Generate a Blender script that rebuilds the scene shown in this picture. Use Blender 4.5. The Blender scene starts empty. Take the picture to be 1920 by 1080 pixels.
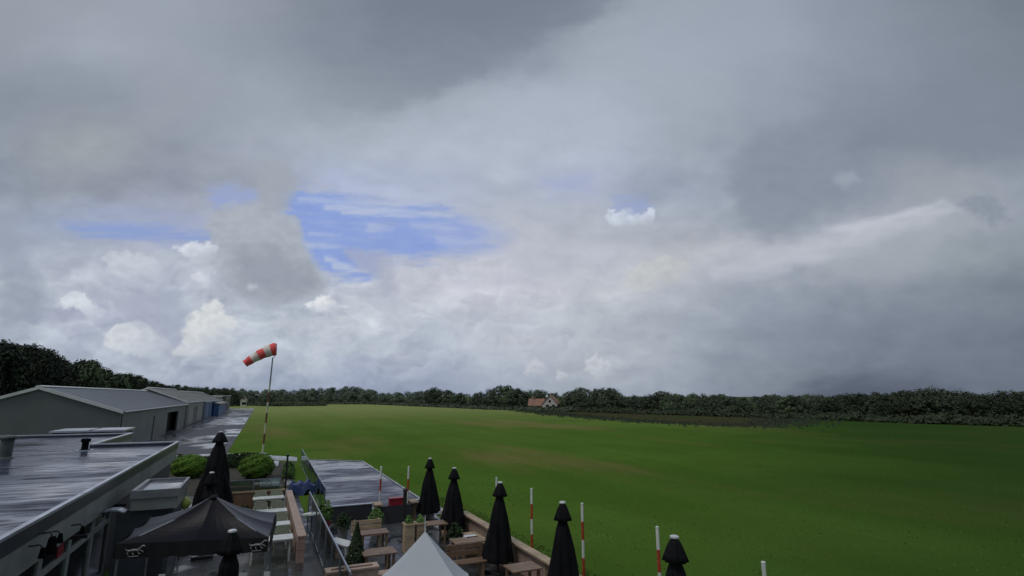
import bpy, bmesh, math, random
import numpy as np
from math import sin, cos, tan, atan, atan2, pi, radians, hypot, sqrt
from mathutils import Vector, Matrix

random.seed(7)
S = bpy.context.scene
C = S.collection

# ---------------------------------------------------------------- camera
CAM_H = 5.5
F = 1000.0                      # focal length in units of a 1920 wide picture
PITCH = atan(202.0 / F)
YAW = atan(0.46)
cam = bpy.data.cameras.new('camera'); co = bpy.data.objects.new('camera', cam); C.objects.link(co)
cam.sensor_width = 36.0; cam.lens = 36.0 * F / 1920.0
cam.clip_start = 0.1; cam.clip_end = 9000
co.location = (0, 0, CAM_H)
co.rotation_euler = (pi / 2 + PITCH, 0, -YAW)
S.camera = co
S.view_settings.view_transform = 'Standard'; S.view_settings.look = 'None'
S.view_settings.exposure = 0; S.view_settings.gamma = 1


def ray(px, py):
    x = (px - 960) / F; y = -(py - 540) / F
    a = (x, cos(PITCH) - sin(PITCH) * y, sin(PITCH) + cos(PITCH) * y)
    c, s = cos(-YAW), sin(-YAW)
    return (c * a[0] - s * a[1], s * a[0] + c * a[1], a[2])


def P(px, py, **k):             # bearing and slope -> a point on a plane of the place
    d = ray(px, py)
    if 'z' in k: t = (k['z'] - CAM_H) / d[2]
    elif 'x' in k: t = k['x'] / d[0]
    elif 'y' in k: t = k['y'] / d[1]
    else: t = k['d'] / hypot(d[0], d[1])
    return Vector((d[0] * t, d[1] * t, CAM_H + d[2] * t))


# ---------------------------------------------------------------- materials
def srgb(c):
    return tuple(((v / 255.0) / 12.92 if v / 255.0 <= 0.04045 else (((v / 255.0) + 0.055) / 1.055) ** 2.4) for v in c)


class NT:
    def __init__(s, nt): s.nt = nt; nt.nodes.clear()
    def n(s, t, **k):
        o = s.nt.nodes.new(t)
        for a, b in k.items():
            if a == 'i':
                for q, v in b.items(): o.inputs[q].default_value = v
            else: setattr(o, a, b)
        return o
    def l(s, a, b): s.nt.links.new(a, b)


def mat(name, col, rough=0.7, var=0.25, scale=3.0, bump=0.15, bscale=None, metal=0.0, stretch=(1, 1, 1), col2=None,
        spec=0.5, rvar=0.0, dirt=None, coat=0.0, obj_var=0.0, detail=6):
    m = bpy.data.materials.new(name); m.use_nodes = True
    t = NT(m.node_tree)
    out = t.n('ShaderNodeOutputMaterial'); b = t.n('ShaderNodeBsdfPrincipled')
    t.l(b.outputs[0], out.inputs[0])
    geo = t.n('ShaderNodeNewGeometry'); mp = t.n('ShaderNodeMapping')
    mp.inputs['Scale'].default_value = stretch
    t.l(geo.outputs['Position'], mp.inputs[0])
    nz = t.n('ShaderNodeTexNoise', i={'Scale': scale, 'Detail': detail, 'Roughness': 0.6}); t.l(mp.outputs[0], nz.inputs[0])
    cr = t.n('ShaderNodeMapRange', i={1: 0.3, 2: 0.7, 3: 0.0, 4: 1.0}); t.l(nz.outputs[0], cr.inputs[0])
    mx = t.n('ShaderNodeMix', data_type='RGBA')
    c2 = col2 if col2 else tuple(max(0, c * (1 - var)) for c in col)
    c1 = tuple(min(1, c * (1 + (0 if col2 else var * 0.6))) for c in col)
    mx.inputs[6].default_value = (*c2, 1); mx.inputs[7].default_value = (*c1, 1)
    t.l(cr.outputs[0], mx.inputs[0])
    last = mx.outputs[2]
    if dirt:
        nd = t.n('ShaderNodeTexNoise', i={'Scale': scale * 0.23, 'Detail': 5, 'Roughness': 0.65}); t.l(mp.outputs[0], nd.inputs[0])
        rd = t.n('ShaderNodeMapRange', i={1: 0.48, 2: 0.68, 3: 0.0, 4: dirt[1]}); t.l(nd.outputs[0], rd.inputs[0])
        m2 = t.n('ShaderNodeMix', data_type='RGBA'); m2.inputs[7].default_value = (*dirt[0], 1)
        t.l(last, m2.inputs[6]); t.l(rd.outputs[0], m2.inputs[0]); last = m2.outputs[2]
    if obj_var:
        oi = t.n('ShaderNodeObjectInfo'); r = t.n('ShaderNodeMapRange', i={1: 0, 2: 1, 3: 1 - obj_var, 4: 1 + obj_var})
        t.l(oi.outputs['Random'], r.inputs[0])
        hs = t.n('ShaderNodeHueSaturation'); t.l(r.outputs[0], hs.inputs['Value']); t.l(last, hs.inputs['Color']); last = hs.outputs[0]
    t.l(last, b.inputs['Base Color'])
    b.inputs['Roughness'].default_value = rough; b.inputs['Metallic'].default_value = metal
    b.inputs['Specular IOR Level'].default_value = spec
    if coat: b.inputs['Coat Weight'].default_value = coat; b.inputs['Coat Roughness'].default_value = 0.08
    if rvar:
        rr = t.n('ShaderNodeMapRange', i={1: 0.35, 2: 0.65, 3: max(0.02, rough - rvar), 4: min(1, rough + rvar)})
        t.l(nz.outputs[0], rr.inputs[0]); t.l(rr.outputs[0], b.inputs['Roughness'])
    if bump:
        nb = t.n('ShaderNodeTexNoise', i={'Scale': bscale or scale * 4, 'Detail': 4}); t.l(mp.outputs[0], nb.inputs[0])
        bp = t.n('ShaderNodeBump', i={'Strength': bump, 'Distance': 0.03}); t.l(nb.outputs[0], bp.inputs['Height'])
        t.l(bp.outputs[0], b.inputs['Normal'])
    return m


def wet_mat(name, dry, wet, puddle_scale=0.35, stretch=(1, 1, 1), lo=0.47, hi=0.56, joints=None, rdry=0.42, rwet=0.06, fine=6.0, wave=0.0, spec=.45, streak=0.0):
    """rain soaked flat surface: puddles are smoother and darker than the rest"""
    m = bpy.data.materials.new(name); m.use_nodes = True
    t = NT(m.node_tree)
    out = t.n('ShaderNodeOutputMaterial'); b = t.n('ShaderNodeBsdfPrincipled'); t.l(b.outputs[0], out.inputs[0])
    geo = t.n('ShaderNodeNewGeometry'); mp = t.n('ShaderNodeMapping'); mp.inputs['Scale'].default_value = stretch
    t.l(geo.outputs['Position'], mp.inputs[0])
    nz = t.n('ShaderNodeTexNoise', i={'Scale': puddle_scale, 'Detail': 5, 'Roughness': 0.55, 'Distortion': 0.4}); t.l(mp.outputs[0], nz.inputs[0])
    pm = t.n('ShaderNodeMapRange', interpolation_type='SMOOTHSTEP', i={1: lo, 2: hi, 3: 0.0, 4: 1.0}); t.l(nz.outputs[0], pm.inputs[0])
    nf = t.n('ShaderNodeTexNoise', i={'Scale': fine, 'Detail': 6, 'Roughness': 0.7}); t.l(geo.outputs['Position'], nf.inputs[0])
    fm = t.n('ShaderNodeMapRange', i={1: 0.3, 2: 0.7, 3: 0.7, 4: 1.25}); t.l(nf.outputs[0], fm.inputs[0])
    mx = t.n('ShaderNodeMix', data_type='RGBA'); mx.inputs[6].default_value = (*dry, 1); mx.inputs[7].default_value = (*wet, 1)
    t.l(pm.outputs[0], mx.inputs[0])
    hs = t.n('ShaderNodeHueSaturation'); t.l(mx.outputs[2], hs.inputs['Color']); t.l(fm.outputs[0], hs.inputs['Value'])
    last = hs.outputs[0]
    if streak:                   # ripples of wind blown water lying across the surface
        ms = t.n('ShaderNodeMapping'); ms.inputs['Scale'].default_value = (.50, 2.5, 1); t.l(geo.outputs['Position'], ms.inputs[0])
        ns = t.n('ShaderNodeTexNoise', i={'Scale': 1.0, 'Detail': 6, 'Roughness': 0.66, 'Distortion': 1.1}); t.l(ms.outputs[0], ns.inputs[0])
        rs_ = t.n('ShaderNodeMapRange', i={1: .38, 2: .62, 3: 1 - streak, 4: 1 + streak * .8}); t.l(ns.outputs[0], rs_.inputs[0])
        h2 = t.n('ShaderNodeHueSaturation'); t.l(last, h2.inputs['Color']); t.l(rs_.outputs[0], h2.inputs['Value']); last = h2.outputs[0]
    rr = t.n('ShaderNodeMapRange', i={1: 0, 2: 1, 3: rdry, 4: rwet}); t.l(pm.outputs[0], rr.inputs[0])
    rough = rr.outputs[0]
    if streak:
        r3 = t.n('ShaderNodeMapRange', i={1: .38, 2: .60, 3: .26, 4: -.02}); t.l(ns.outputs[0], r3.inputs[0])
        ad = t.n('ShaderNodeMath', operation='ADD', use_clamp=True); t.l(rough, ad.inputs[0]); t.l(r3.outputs[0], ad.inputs[1]); rough = ad.outputs[0]
        sp_ = t.n('ShaderNodeMapRange', i={1: .34, 2: .56, 3: .10, 4: spec}); t.l(ns.outputs[0], sp_.inputs[0]); spec_out = sp_.outputs[0]
    if joints:
        br = t.n('ShaderNodeTexBrick', offset=0.0)
        br.inputs['Scale'].default_value = 1.0; br.inputs['Brick Width'].default_value = joints[0]; br.inputs['Row Height'].default_value = joints[1]
        br.inputs['Mortar Size'].default_value = joints[2]; br.inputs['Mortar Smooth'].default_value = 0.3
        br.inputs['Color1'].default_value = (1, 1, 1, 1); br.inputs['Color2'].default_value = (.8, .8, .8, 1); br.inputs['Mortar'].default_value = (.25, .25, .25, 1)
        t.l(geo.outputs['Position'], br.inputs[0])
        ml = t.n('ShaderNodeMix', data_type='RGBA', blend_type='MULTIPLY'); ml.inputs[0].default_value = 1
        t.l(last, ml.inputs[6]); t.l(br.outputs[0], ml.inputs[7]); last = ml.outputs[2]
    t.l(last, b.inputs['Base Color']); t.l(rough, b.inputs['Roughness'])
    inv = t.n('ShaderNodeMapRange', i={1: 0, 2: 1, 3: 0.35, 4: 0.03}); t.l(pm.outputs[0], inv.inputs[0])
    bp = t.n('ShaderNodeBump', i={'Distance': 0.02}); t.l(inv.outputs[0], bp.inputs['Strength']); t.l(nf.outputs[0], bp.inputs['Height'])
    norm = bp.outputs[0]
    if wave:
        nw = t.n('ShaderNodeTexNoise', i={'Scale': 1.0, 'Detail': 3, 'Roughness': 0.5})
        mw = t.n('ShaderNodeMapping'); mw.inputs['Scale'].default_value = (0.35, 1.5, 1); t.l(geo.outputs['Position'], mw.inputs[0]); t.l(mw.outputs[0], nw.inputs[0])
        b2 = t.n('ShaderNodeBump', i={'Distance': wave, 'Strength': 0.7}); t.l(nw.outputs[0], b2.inputs['Height']); t.l(norm, b2.inputs['Normal']); norm = b2.outputs[0]
    t.l(norm, b.inputs['Normal'])
    b.inputs['Specular IOR Level'].default_value = spec
    if streak: t.l(spec_out, b.inputs['Specular IOR Level'])
    return m


def glass_mat(name, tint=(0.75, 0.85, 0.85), opac=0.25):
    m = bpy.data.materials.new(name); m.use_nodes = True
    t = NT(m.node_tree)
    out = t.n('ShaderNodeOutputMaterial'); g = t.n('ShaderNodeBsdfGlossy', i={'Roughness': 0.05}); tr = t.n('ShaderNodeBsdfTransparent')
    tr.inputs[0].default_value = (*tint, 1)
    nz = t.n('ShaderNodeTexNoise', i={'Scale': 7.0, 'Detail': 4}); r = t.n('ShaderNodeMapRange', i={1: .3, 2: .7, 3: opac * .6, 4: opac * 1.4}); t.l(nz.outputs[0], r.inputs[0])
    lw = t.n('ShaderNodeFresnel', i={0: 1.45}); ad = t.n('ShaderNodeMath', operation='ADD', use_clamp=True); t.l(lw.outputs[0], ad.inputs[0]); t.l(r.outputs[0], ad.inputs[1])
    g.inputs[0].default_value = (.7, .75, .78, 1)
    mx = t.n('ShaderNodeMixShader'); t.l(ad.outputs[0], mx.inputs[0]); t.l(tr.outputs[0], mx.inputs[1]); t.l(g.outputs[0], mx.inputs[2]); t.l(mx.outputs[0], out.inputs[0])
    return m


def grass_mat():
    m = bpy.data.materials.new('meadow_grass'); m.use_nodes = True
    t = NT(m.node_tree)
    out = t.n('ShaderNodeOutputMaterial'); b = t.n('ShaderNodeBsdfPrincipled'); t.l(b.outputs[0], out.inputs[0])
    geo = t.n('ShaderNodeNewGeometry'); pos = geo.outputs['Position']
    def noise(sc, st, det=5, ro=.6, off=(0, 0, 0)):
        mp = t.n('ShaderNodeMapping'); mp.inputs['Scale'].default_value = st; mp.inputs['Location'].default_value = off
        t.l(pos, mp.inputs[0]); n = t.n('ShaderNodeTexNoise', i={'Scale': sc, 'Detail': det, 'Roughness': ro}); t.l(mp.outputs[0], n.inputs[0]); return n.outputs[0]
    def rng(o, a, b_, c, d):
        r = t.n('ShaderNodeMapRange', interpolation_type='SMOOTHSTEP', i={1: a, 2: b_, 3: c, 4: d}); t.l(o, r.inputs[0]); return r.outputs[0]
    def mix(f, a, c):
        x = t.n('ShaderNodeMix', data_type='RGBA'); t.l(f, x.inputs[0])
        if isinstance(a, tuple): x.inputs[6].default_value = (*a, 1)
        else: t.l(a, x.inputs[6])
        if isinstance(c, tuple): x.inputs[7].default_value = (*c, 1)
        else: t.l(c, x.inputs[7])
        return x.outputs[2]
    c = mix(rng(noise(0.05, (1, 1, 1)), .4, .6, 0, 1), (0.066, 0.126, 0.019), (0.085, 0.148, 0.025))
    # mown, browner, worn strips that run along the runway
    c = mix(rng(noise(0.02, (2.2, .7, 1), 4, .55, (3, 7, 0)), .49, .64, 0, .8), c, (0.175, 0.140, 0.055))
    c = mix(rng(noise(0.16, (1.6, .35, 1), 6, .7, (5, 2, 0)), .42, .62, 0, .35), c, (0.050, 0.098, 0.016))
    c = mix(rng(noise(0.45, (1, .5, 1), 5, .7), .55, .72, 0, .28), c, (0.11, 0.12, 0.026))
    c = mix(rng(noise(7.0, (1, 1, 1), 6, .8), .40, .66, 0, .55), c, (0.038, 0.082, 0.012))
    # the far end is paler, cloud shadow is painted into the colour to the right
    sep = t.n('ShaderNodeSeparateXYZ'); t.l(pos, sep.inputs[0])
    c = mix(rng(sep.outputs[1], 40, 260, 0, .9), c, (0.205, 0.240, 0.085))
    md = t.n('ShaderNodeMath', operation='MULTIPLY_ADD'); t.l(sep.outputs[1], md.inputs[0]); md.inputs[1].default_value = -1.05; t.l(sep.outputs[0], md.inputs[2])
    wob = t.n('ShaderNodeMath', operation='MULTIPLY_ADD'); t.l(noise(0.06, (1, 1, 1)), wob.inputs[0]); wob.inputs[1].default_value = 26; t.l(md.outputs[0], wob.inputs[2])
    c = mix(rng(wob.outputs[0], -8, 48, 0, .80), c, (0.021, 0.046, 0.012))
    wv = t.n('ShaderNodeTexWave', wave_type='BANDS', bands_direction='X', i={'Scale': .035, 'Distortion': 1.6, 'Detail': 3, 'Detail Scale': .4}); t.l(pos, wv.inputs[0])
    mwf = t.n('ShaderNodeMapRange', i={1: .2, 2: .8, 3: 1.16, 4: 1.21}); t.l(wv.outputs[1], mwf.inputs[0])
    hs = t.n('ShaderNodeHueSaturation'); t.l(c, hs.inputs['Color']); t.l(mwf.outputs[0], hs.inputs['Value']); c = hs.outputs[0]
    t.l(c, b.inputs['Base Color']); b.inputs['Roughness'].default_value = 1; b.inputs['Specular IOR Level'].default_value = 0
    bp = t.n('ShaderNodeBump', i={'Strength': .5, 'Distance': .06}); t.l(noise(14, (1, 1, 1), 4, .8), bp.inputs['Height']); t.l(bp.outputs[0], b.inputs['Normal'])
    return m


def leaf_mat(name, a, b_, ov=0.25, haze=0.0):
    m = bpy.data.materials.new(name); m.use_nodes = True
    t = NT(m.node_tree)
    out = t.n('ShaderNodeOutputMaterial'); b = t.n('ShaderNodeBsdfPrincipled'); t.l(b.outputs[0], out.inputs[0])
    tc = t.n('ShaderNodeTexCoord'); nz = t.n('ShaderNodeTexNoise', i={'Scale': 5.0, 'Detail': 4}); t.l(tc.outputs['Object'], nz.inputs[0])
    r = t.n('ShaderNodeMapRange', i={1: .35, 2: .65, 3: 0, 4: 1}); t.l(nz.outputs[0], r.inputs[0])
    x = t.n('ShaderNodeMix', data_type='RGBA'); x.inputs[6].default_value = (*a, 1); x.inputs[7].default_value = (*b_, 1); t.l(r.outputs[0], x.inputs[0])
    oi = t.n('ShaderNodeObjectInfo'); v = t.n('ShaderNodeMapRange', i={1: 0, 2: 1, 3: 1 - ov, 4: 1 + ov}); t.l(oi.outputs['Random'], v.inputs[0])
    hs = t.n('ShaderNodeHueSaturation'); t.l(x.outputs[2], hs.inputs['Color']); t.l(v.outputs[0], hs.inputs['Value'])
    t.l(hs.outputs[0], b.inputs['Base Color']); b.inputs['Roughness'].default_value = .75; b.inputs['Specular IOR Level'].default_value = .2
    return m


M = {}
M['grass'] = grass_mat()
M['apron'] = wet_mat('wet_apron', (.058, .058, .068), (.050, .053, .062), .16, (1.0, .45, 1), .50, .60, joints=(3.2, 7.0, .10), rdry=.55, rwet=.10, spec=.28)
M['path'] = wet_mat('wet_concrete', (.30, .31, .31), (.16, .17, .18), .5, (1, 1, 1), .48, .58, joints=(1.5, 1.5, .02), rdry=.45, rwet=.08)
M['slab'] = wet_mat('wet_pale_slabs', (.15, .16, .175), (.10, .11, .125), .3, (1, .5, 1), .45, .56, joints=(3.2, 9.0, .10), rdry=.4, rwet=.1)
M['pad'] = wet_mat('wet_asphalt_pad', (.060, .066, .092), (.044, .050, .072), .30, (.35, 1.0, 1), .46, .56, rdry=.33, rwet=.06, joints=(30, 1.15, .03), spec=.34, streak=.30)
M['roof'] = wet_mat('wet_bitumen_roof', (.034, .046, .080), (.036, .047, .078), .33, (.45, 1.0, 1), .40, .55, rdry=.24, rwet=.05, joints=(60, 1.02, .018), fine=5, wave=.0, spec=.42, streak=.50)
M['terrace'] = wet_mat('wet_terrace_paving', (.075, .080, .082), (.035, .038, .045), .8, (1, 1, 1), .45, .6, joints=(.6, .6, .012), rdry=.4, rwet=.1)
M['patio'] = wet_mat('patio_paving', (.055, .055, .05), (.04, .042, .042), .8, (1, 1, 1), .45, .6, joints=(.4, .4, .012), rdry=.45, rwet=.12)
M['porch'] = wet_mat('wet_porch_roof', (.22, .23, .25), (.13, .14, .16), .9, (1, 1, 1), .4, .55, rdry=.3, rwet=.05)
M['soil'] = mat('dark_soil', (.045, .038, .025), .9, .4, 2, .6)
M['plough'] = mat('brown_field', (.062, .050, .030), .95, .45, .10, .4, 1.5, stretch=(1, .4, 1), col2=(.050, .068, .024), spec=.0)
M['coping'] = mat('zinc_coping', (.62, .65, .70), .28, .2, 2.5, .05, metal=.6, dirt=((.2, .2, .2), .5))
M['coping_dull'] = mat('dull_coping', (.24, .255, .265), .4, .2, 2.5, .05, metal=.3, dirt=((.12, .12, .12), .5))
M['fascia_dark'] = mat('dark_fascia', (.045, .052, .062), .35, .3, 1.5, .05, dirt=((.08, .085, .08), .5))
M['fascia'] = mat('grey_fascia_board', (.23, .25, .235), .5, .25, 1.2, .08, dirt=((.075, .08, .07), .7))
M['wall'] = mat('dark_wall', (.035, .038, .042), .6, .3, 2, .1)
M['wall_blue'] = mat('slate_grey_wall', (.075, .085, .095), .5, .2, 2, .08)
M['frame'] = mat('window_frame', (.26, .29, .275), .4, .2, 3, .05)
M['pane'] = mat('dark_window_pane', (.008, .010, .010), .12, .3, 1, 0, spec=.25)
M['hang_wall'] = mat('hangar_cladding', (.135, .150, .152), .55, .14, .5, .0, dirt=((.11, .12, .105), .6))
M['hang_wall_b'] = mat('hangar_pale_cladding', (.23, .235, .22), .55, .14, .5, .0, dirt=((.15, .16, .14), .5))
M['hang_roof'] = mat('hangar_roof_sheet', (.175, .190, .212), .42, .14, .25, .0, stretch=(1, .2, 1), dirt=((.13, .14, .15), .5))
M['hang_roof_b'] = mat('hangar_roof_beige', (.27, .27, .245), .5, .18, .25, .0, stretch=(1, .2, 1), dirt=((.14, .14, .13), .5))
M['ridge'] = mat('ridge_cap', (.66, .67, .66), .45, .15, .5, 0)
M['blue'] = mat('blue_cladding', (.055, .13, .30), .5, .2, .4, 0, dirt=((.02, .05, .13), .5))
M['green_wall'] = mat('grey_green_cladding', (.10, .12, .09), .7, .2, .4, 0)
M['tan_wall'] = mat('tan_gutter', (.30, .25, .16), .6, .2, .5, 0)
M['vent'] = mat('weathered_flue', (.075, .09, .08), .5, .4, 3, .1, dirt=((.14, .15, .14), .6))
M['black'] = mat('black_void', (.004, .004, .005), .8, .3, 3, 0, spec=.08)
M['red'] = mat('red_paint', (.42, .055, .030), .4, .3, 6, .03)
M['white'] = mat('white_paint', (.72, .74, .70), .4, .15, 5, .03, dirt=((.45, .46, .40), .5))
M['mast_white'] = mat('mast_white', (.52, .55, .38), .5, .2, 2, .03)
M['mast_red'] = mat('mast_red', (.16, .05, .025), .5, .3, 2, .03)
M['steel'] = mat('galvanised_steel', (.30, .33, .36), .35, .2, 5, .03, metal=.7)
M['sock_red'] = mat('windsock_red', (.95, .11, .10), .7, .15, 3, .1)
M['sock_white'] = mat('windsock_white', (.82, .74, .66), .7, .15, 3, .1)
M['cloth'] = mat('black_parasol_cloth', (.007, .007, .008), .75, .5, 4, .35, bscale=9, dirt=((.013, .013, .016), .6), spec=.14)
M['gaz'] = mat('black_canopy_cloth', (.006, .0065, .012), .34, .3, 1.3, .10, bscale=2.5, spec=.09)
M['gaz_val'] = mat('black_valance_cloth', (.004, .004, .0045), .9, .3, 3, .2)
M['cap'] = mat('parasol_cap', (.60, .62, .62), .4, .15, 8, .05)
M['emblem'] = mat('printed_emblem', (.36, .37, .36), .7, .3, 20, 0)
M['wood'] = mat('weathered_timber', (.44, .33, .21), .6, .3, 4, .2, stretch=(1, 1, 6), dirt=((.18, .13, .09), .6), obj_var=.12)
M['wood_pink'] = mat('larch_boards', (.42, .30, .23), .6, .25, 4, .2, dirt=((.24, .17, .13), .5))
M['wood_brown'] = mat('brown_boards', (.215, .135, .080), .5, .3, 4, .2, obj_var=.12)
M['table'] = mat('pale_table_top', (.68, .70, .64), .3, .18, 4, .08, dirt=((.30, .31, .28), .6), obj_var=.06)
M['chair'] = mat('pale_wicker', (.27, .30, .22), .6, .3, 12, .4, obj_var=.08)
M['leg'] = mat('dark_metal', (.02, .021, .023), .4, .2, 5, 0)
M['tent'] = mat('white_pvc_tent', (.50, .525, .55), .45, .07, 1.2, .05, bscale=3)
M['foliage_a'] = leaf_mat('foliage_mid', (.070, .105, .055), (.115, .158, .075))
M['foliage_b'] = leaf_mat('foliage_dark', (.012, .020, .012), (.026, .040, .020), .2)
M['foliage_c'] = leaf_mat('foliage_far', (.105, .145, .108), (.150, .195, .125), .15)  # paler, greyer leaves: distance haze put into the base colour
M['foliage_d'] = leaf_mat('foliage_olive', (.050, .066, .046), (.086, .108, .062))
M['blades'] = leaf_mat('grass_blades', (.090, .155, .022), (.130, .190, .040), .1)
M['foliage_e'] = leaf_mat('foliage_scrub', (.028, .040, .022), (.050, .066, .034))
M['bush'] = leaf_mat('bush_leaves', (.075, .16, .018), (.15, .27, .035), .1)
M['hedge'] = leaf_mat('hedge_leaves', (.014, .030, .012), (.030, .055, .018), .1)
M['plant'] = leaf_mat('plant_leaves', (.05, .11, .025), (.14, .24, .07), .2)
M['bark'] = mat('bark', (.060, .048, .036), .9, .4, 4, .5)
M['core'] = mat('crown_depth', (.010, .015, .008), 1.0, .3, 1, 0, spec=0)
M['tile'] = mat('orange_roof_tile', (.30, .155, .10), .7, .25, 1.2, .2, dirt=((.17, .11, .085), .7))
M['render'] = mat('white_render', (.58, .56, .50), .8, .12, 1, .05)
M['brick'] = mat('red_brick', (.22, .12, .085), .85, .25, 3, .2)
M['lime'] = mat('lime_ball', (.50, .58, .12), .5, .2, 10, .1)
M['bluetarp'] = mat('blue_tarpaulin', (.035, .060, .17), .4, .3, 6, .3)
M['redbox'] = mat('red_plastic', (.30, .018, .03), .4, .3, 5, .1)
M['glass'] = glass_mat('wind_screen_glass', (.62, .72, .70), .22)
M['glass_blue'] = glass_mat('blue_screen_glass', (.42, .50, .62), .30)
M['pot'] = mat('pot', (.25, .25, .24), .6, .2, 6, .1)
M['paver'] = wet_mat('pale_wet_paver', (.36, .37, .40), (.20, .21, .24), .8, (1, 1, 1), .45, .6, joints=(.5, .5, .02), rdry=.4, rwet=.1)


# ---------------------------------------------------------------- mesh helpers
class MB:
    def __init__(s): s.v = []; s.f = []
    def poly(s, pts):
        n = len(s.v); s.v += [tuple(p) for p in pts]; s.f.append(tuple(range(n, n + len(pts)))); return s
    def box(s, x0, x1, y0, y1, z0, z1):
        n = len(s.v)
        s.v += [(x0, y0, z0), (x1, y0, z0), (x1, y1, z0), (x0, y1, z0), (x0, y0, z1), (x1, y0, z1), (x1, y1, z1), (x0, y1, z1)]
        for q in ((0, 3, 2, 1), (4, 5, 6, 7), (0, 1, 5, 4), (1, 2, 6, 5), (2, 3, 7, 6), (3, 0, 4, 7)): s.f.append(tuple(n + i for i in q))
        return s
    def prism(s, pts, z0, z1):          # pts ccw in xy
        n = len(s.v); k = len(pts)
        s.v += [(p[0], p[1], z0) for p in pts] + [(p[0], p[1], z1) for p in pts]
        s.f.append(tuple(n + i for i in reversed(range(k)))); s.f.append(tuple(n + k + i for i in range(k)))
        for i in range(k): j = (i + 1) % k; s.f.append((n + i, n + j, n + k + j, n + k + i))
        return s
    def ext(s, pts, axis, a0, a1):      # extrude a profile of (u, z) along x or y
        n = len(s.v); k = len(pts)
        for a in (a0, a1):
            for u, z in pts: s.v.append((u, a, z) if axis == 'y' else (a, u, z))
        s.f.append(tuple(n + i for i in range(k))); s.f.append(tuple(n + k + i for i in reversed(range(k))))
        for i in range(k): j = (i + 1) % k; s.f.append((n + i, n + k + i, n + k + j, n + j))
        return s
    def tube(s, path, rad, seg=8, cap=True):
        rad = rad if isinstance(rad, (list, tuple)) else [rad] * len(path)
        n0 = len(s.v); path = [Vector(p) for p in path]
        up0 = None
        for i, p in enumerate(path):
            d = (path[min(i + 1, len(path) - 1)] - path[max(i - 1, 0)]).normalized()
            if up0 is None: up0 = Vector((1, 0, 0)) if abs(d.x) < .8 else Vector((0, 1, 0))
            a = (up0 - d * up0.dot(d)).normalized(); b = d.cross(a); up0 = a
            for k in range(seg):
                t = 2 * pi * k / seg; q = p + (a * cos(t) + b * sin(t)) * rad[i]; s.v.append(tuple(q))
        for i in range(len(path) - 1):
            for k in range(seg):
                j = (k + 1) % seg; s.f.append((n0 + i * seg + k, n0 + i * seg + j, n0 + (i + 1) * seg + j, n0 + (i + 1) * seg + k))
        if cap:
            s.f.append(tuple(n0 + k for k in reversed(range(seg)))); e = n0 + (len(path) - 1) * seg; s.f.append(tuple(e + k for k in range(seg)))
        return s
    def lathe(s, prof, seg=16, c=(0, 0, 0), fn=None):
        n0 = len(s.v)
        for i, (r, z) in enumerate(prof):
            for k in range(seg):
                t = 2 * pi * k / seg; q = r * (fn(t, i, z) if fn else 1); s.v.append((c[0] + q * cos(t), c[1] + q * sin(t), c[2] + z))
        for i in range(len(prof) - 1):
            for k in range(seg):
                j = (k + 1) % seg; s.f.append((n0 + i * seg + k, n0 + i * seg + j, n0 + (i + 1) * seg + j, n0 + (i + 1) * seg + k))
        s.f.append(tuple(n0 + k for k in reversed(range(seg)))); e = n0 + (len(prof) - 1) * seg; s.f.append(tuple(e + k for k in range(seg)))
        return s
    def build(s, name, m, parent=None, smooth=False, bevel=0.0, loc=None, rz=0):
        me = bpy.data.meshes.new(name); me.from_pydata(s.v, [], s.f); me.validate(); me.materials.append(m)
        if smooth: me.polygons.foreach_set('use_smooth', [True] * len(me.polygons))
        o = bpy.data.objects.new(name, me); C.objects.link(o)
        if parent: o.parent = parent
        if loc: o.location = loc; o.rotation_euler = (0, 0, rz)
        if bevel:
            b = o.modifiers.new('bevel', 'BEVEL'); b.width = bevel; b.segments = 2; b.limit_method = 'ANGLE'
        return o


def tag(o, label=None, cat=None, group=None, kind=None):
    if label: o['label'] = label
    if cat: o['category'] = cat
    if group: o['group'] = group
    if kind: o['kind'] = kind
    return o


def thing(name, label, cat, loc=(0, 0, 0), rz=0, group=None):
    o = bpy.data.objects.new(name, None); C.objects.link(o); o.location = loc; o.rotation_euler = (0, 0, rz); o.empty_display_size = .3
    return tag(o, label, cat, group)


def dup(root, loc=None, rz=None, label=None, scale=None):
    r = root.copy(); C.objects.link(r)
    if loc is not None: r.location = loc
    if rz is not None: r.rotation_euler = (0, 0, rz)
    if scale is not None: r.scale = scale
    if label: r['label'] = label
    for ch in list(root.children):
        c = ch.copy(); C.objects.link(c); c.parent = r
        for g in ch.children:
            d = g.copy(); C.objects.link(d); d.parent = c
    return r


def struct(name, mb, m, **k): return tag(mb.build(name, m, **k), kind='structure')


# ---------------------------------------------------------------- sky
def fade(t): return t * t * t * (t * (t * 6 - 15) + 10)
_rs = np.random.RandomState(11)
_perm = np.tile(_rs.permutation(512), 2)
_ang = _rs.rand(512) * 2 * np.pi
_gx, _gy = np.cos(_ang), np.sin(_ang)


def perlin(x, y):
    xi = np.floor(x).astype(int); yi = np.floor(y).astype(int); xf = x - xi; yf = y - yi
    def g(ix, iy, dx, dy):
        h = _perm[(_perm[ix & 511] + iy) & 511]; return _gx[h] * dx + _gy[h] * dy
    u, v = fade(xf), fade(yf)
    a = g(xi, yi, xf, yf); b = g(xi + 1, yi, xf - 1, yf); c = g(xi, yi + 1, xf, yf - 1); d = g(xi + 1, yi + 1, xf - 1, yf - 1)
    return (a * (1 - u) + b * u) * (1 - v) + (c * (1 - u) + d * u) * v


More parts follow.
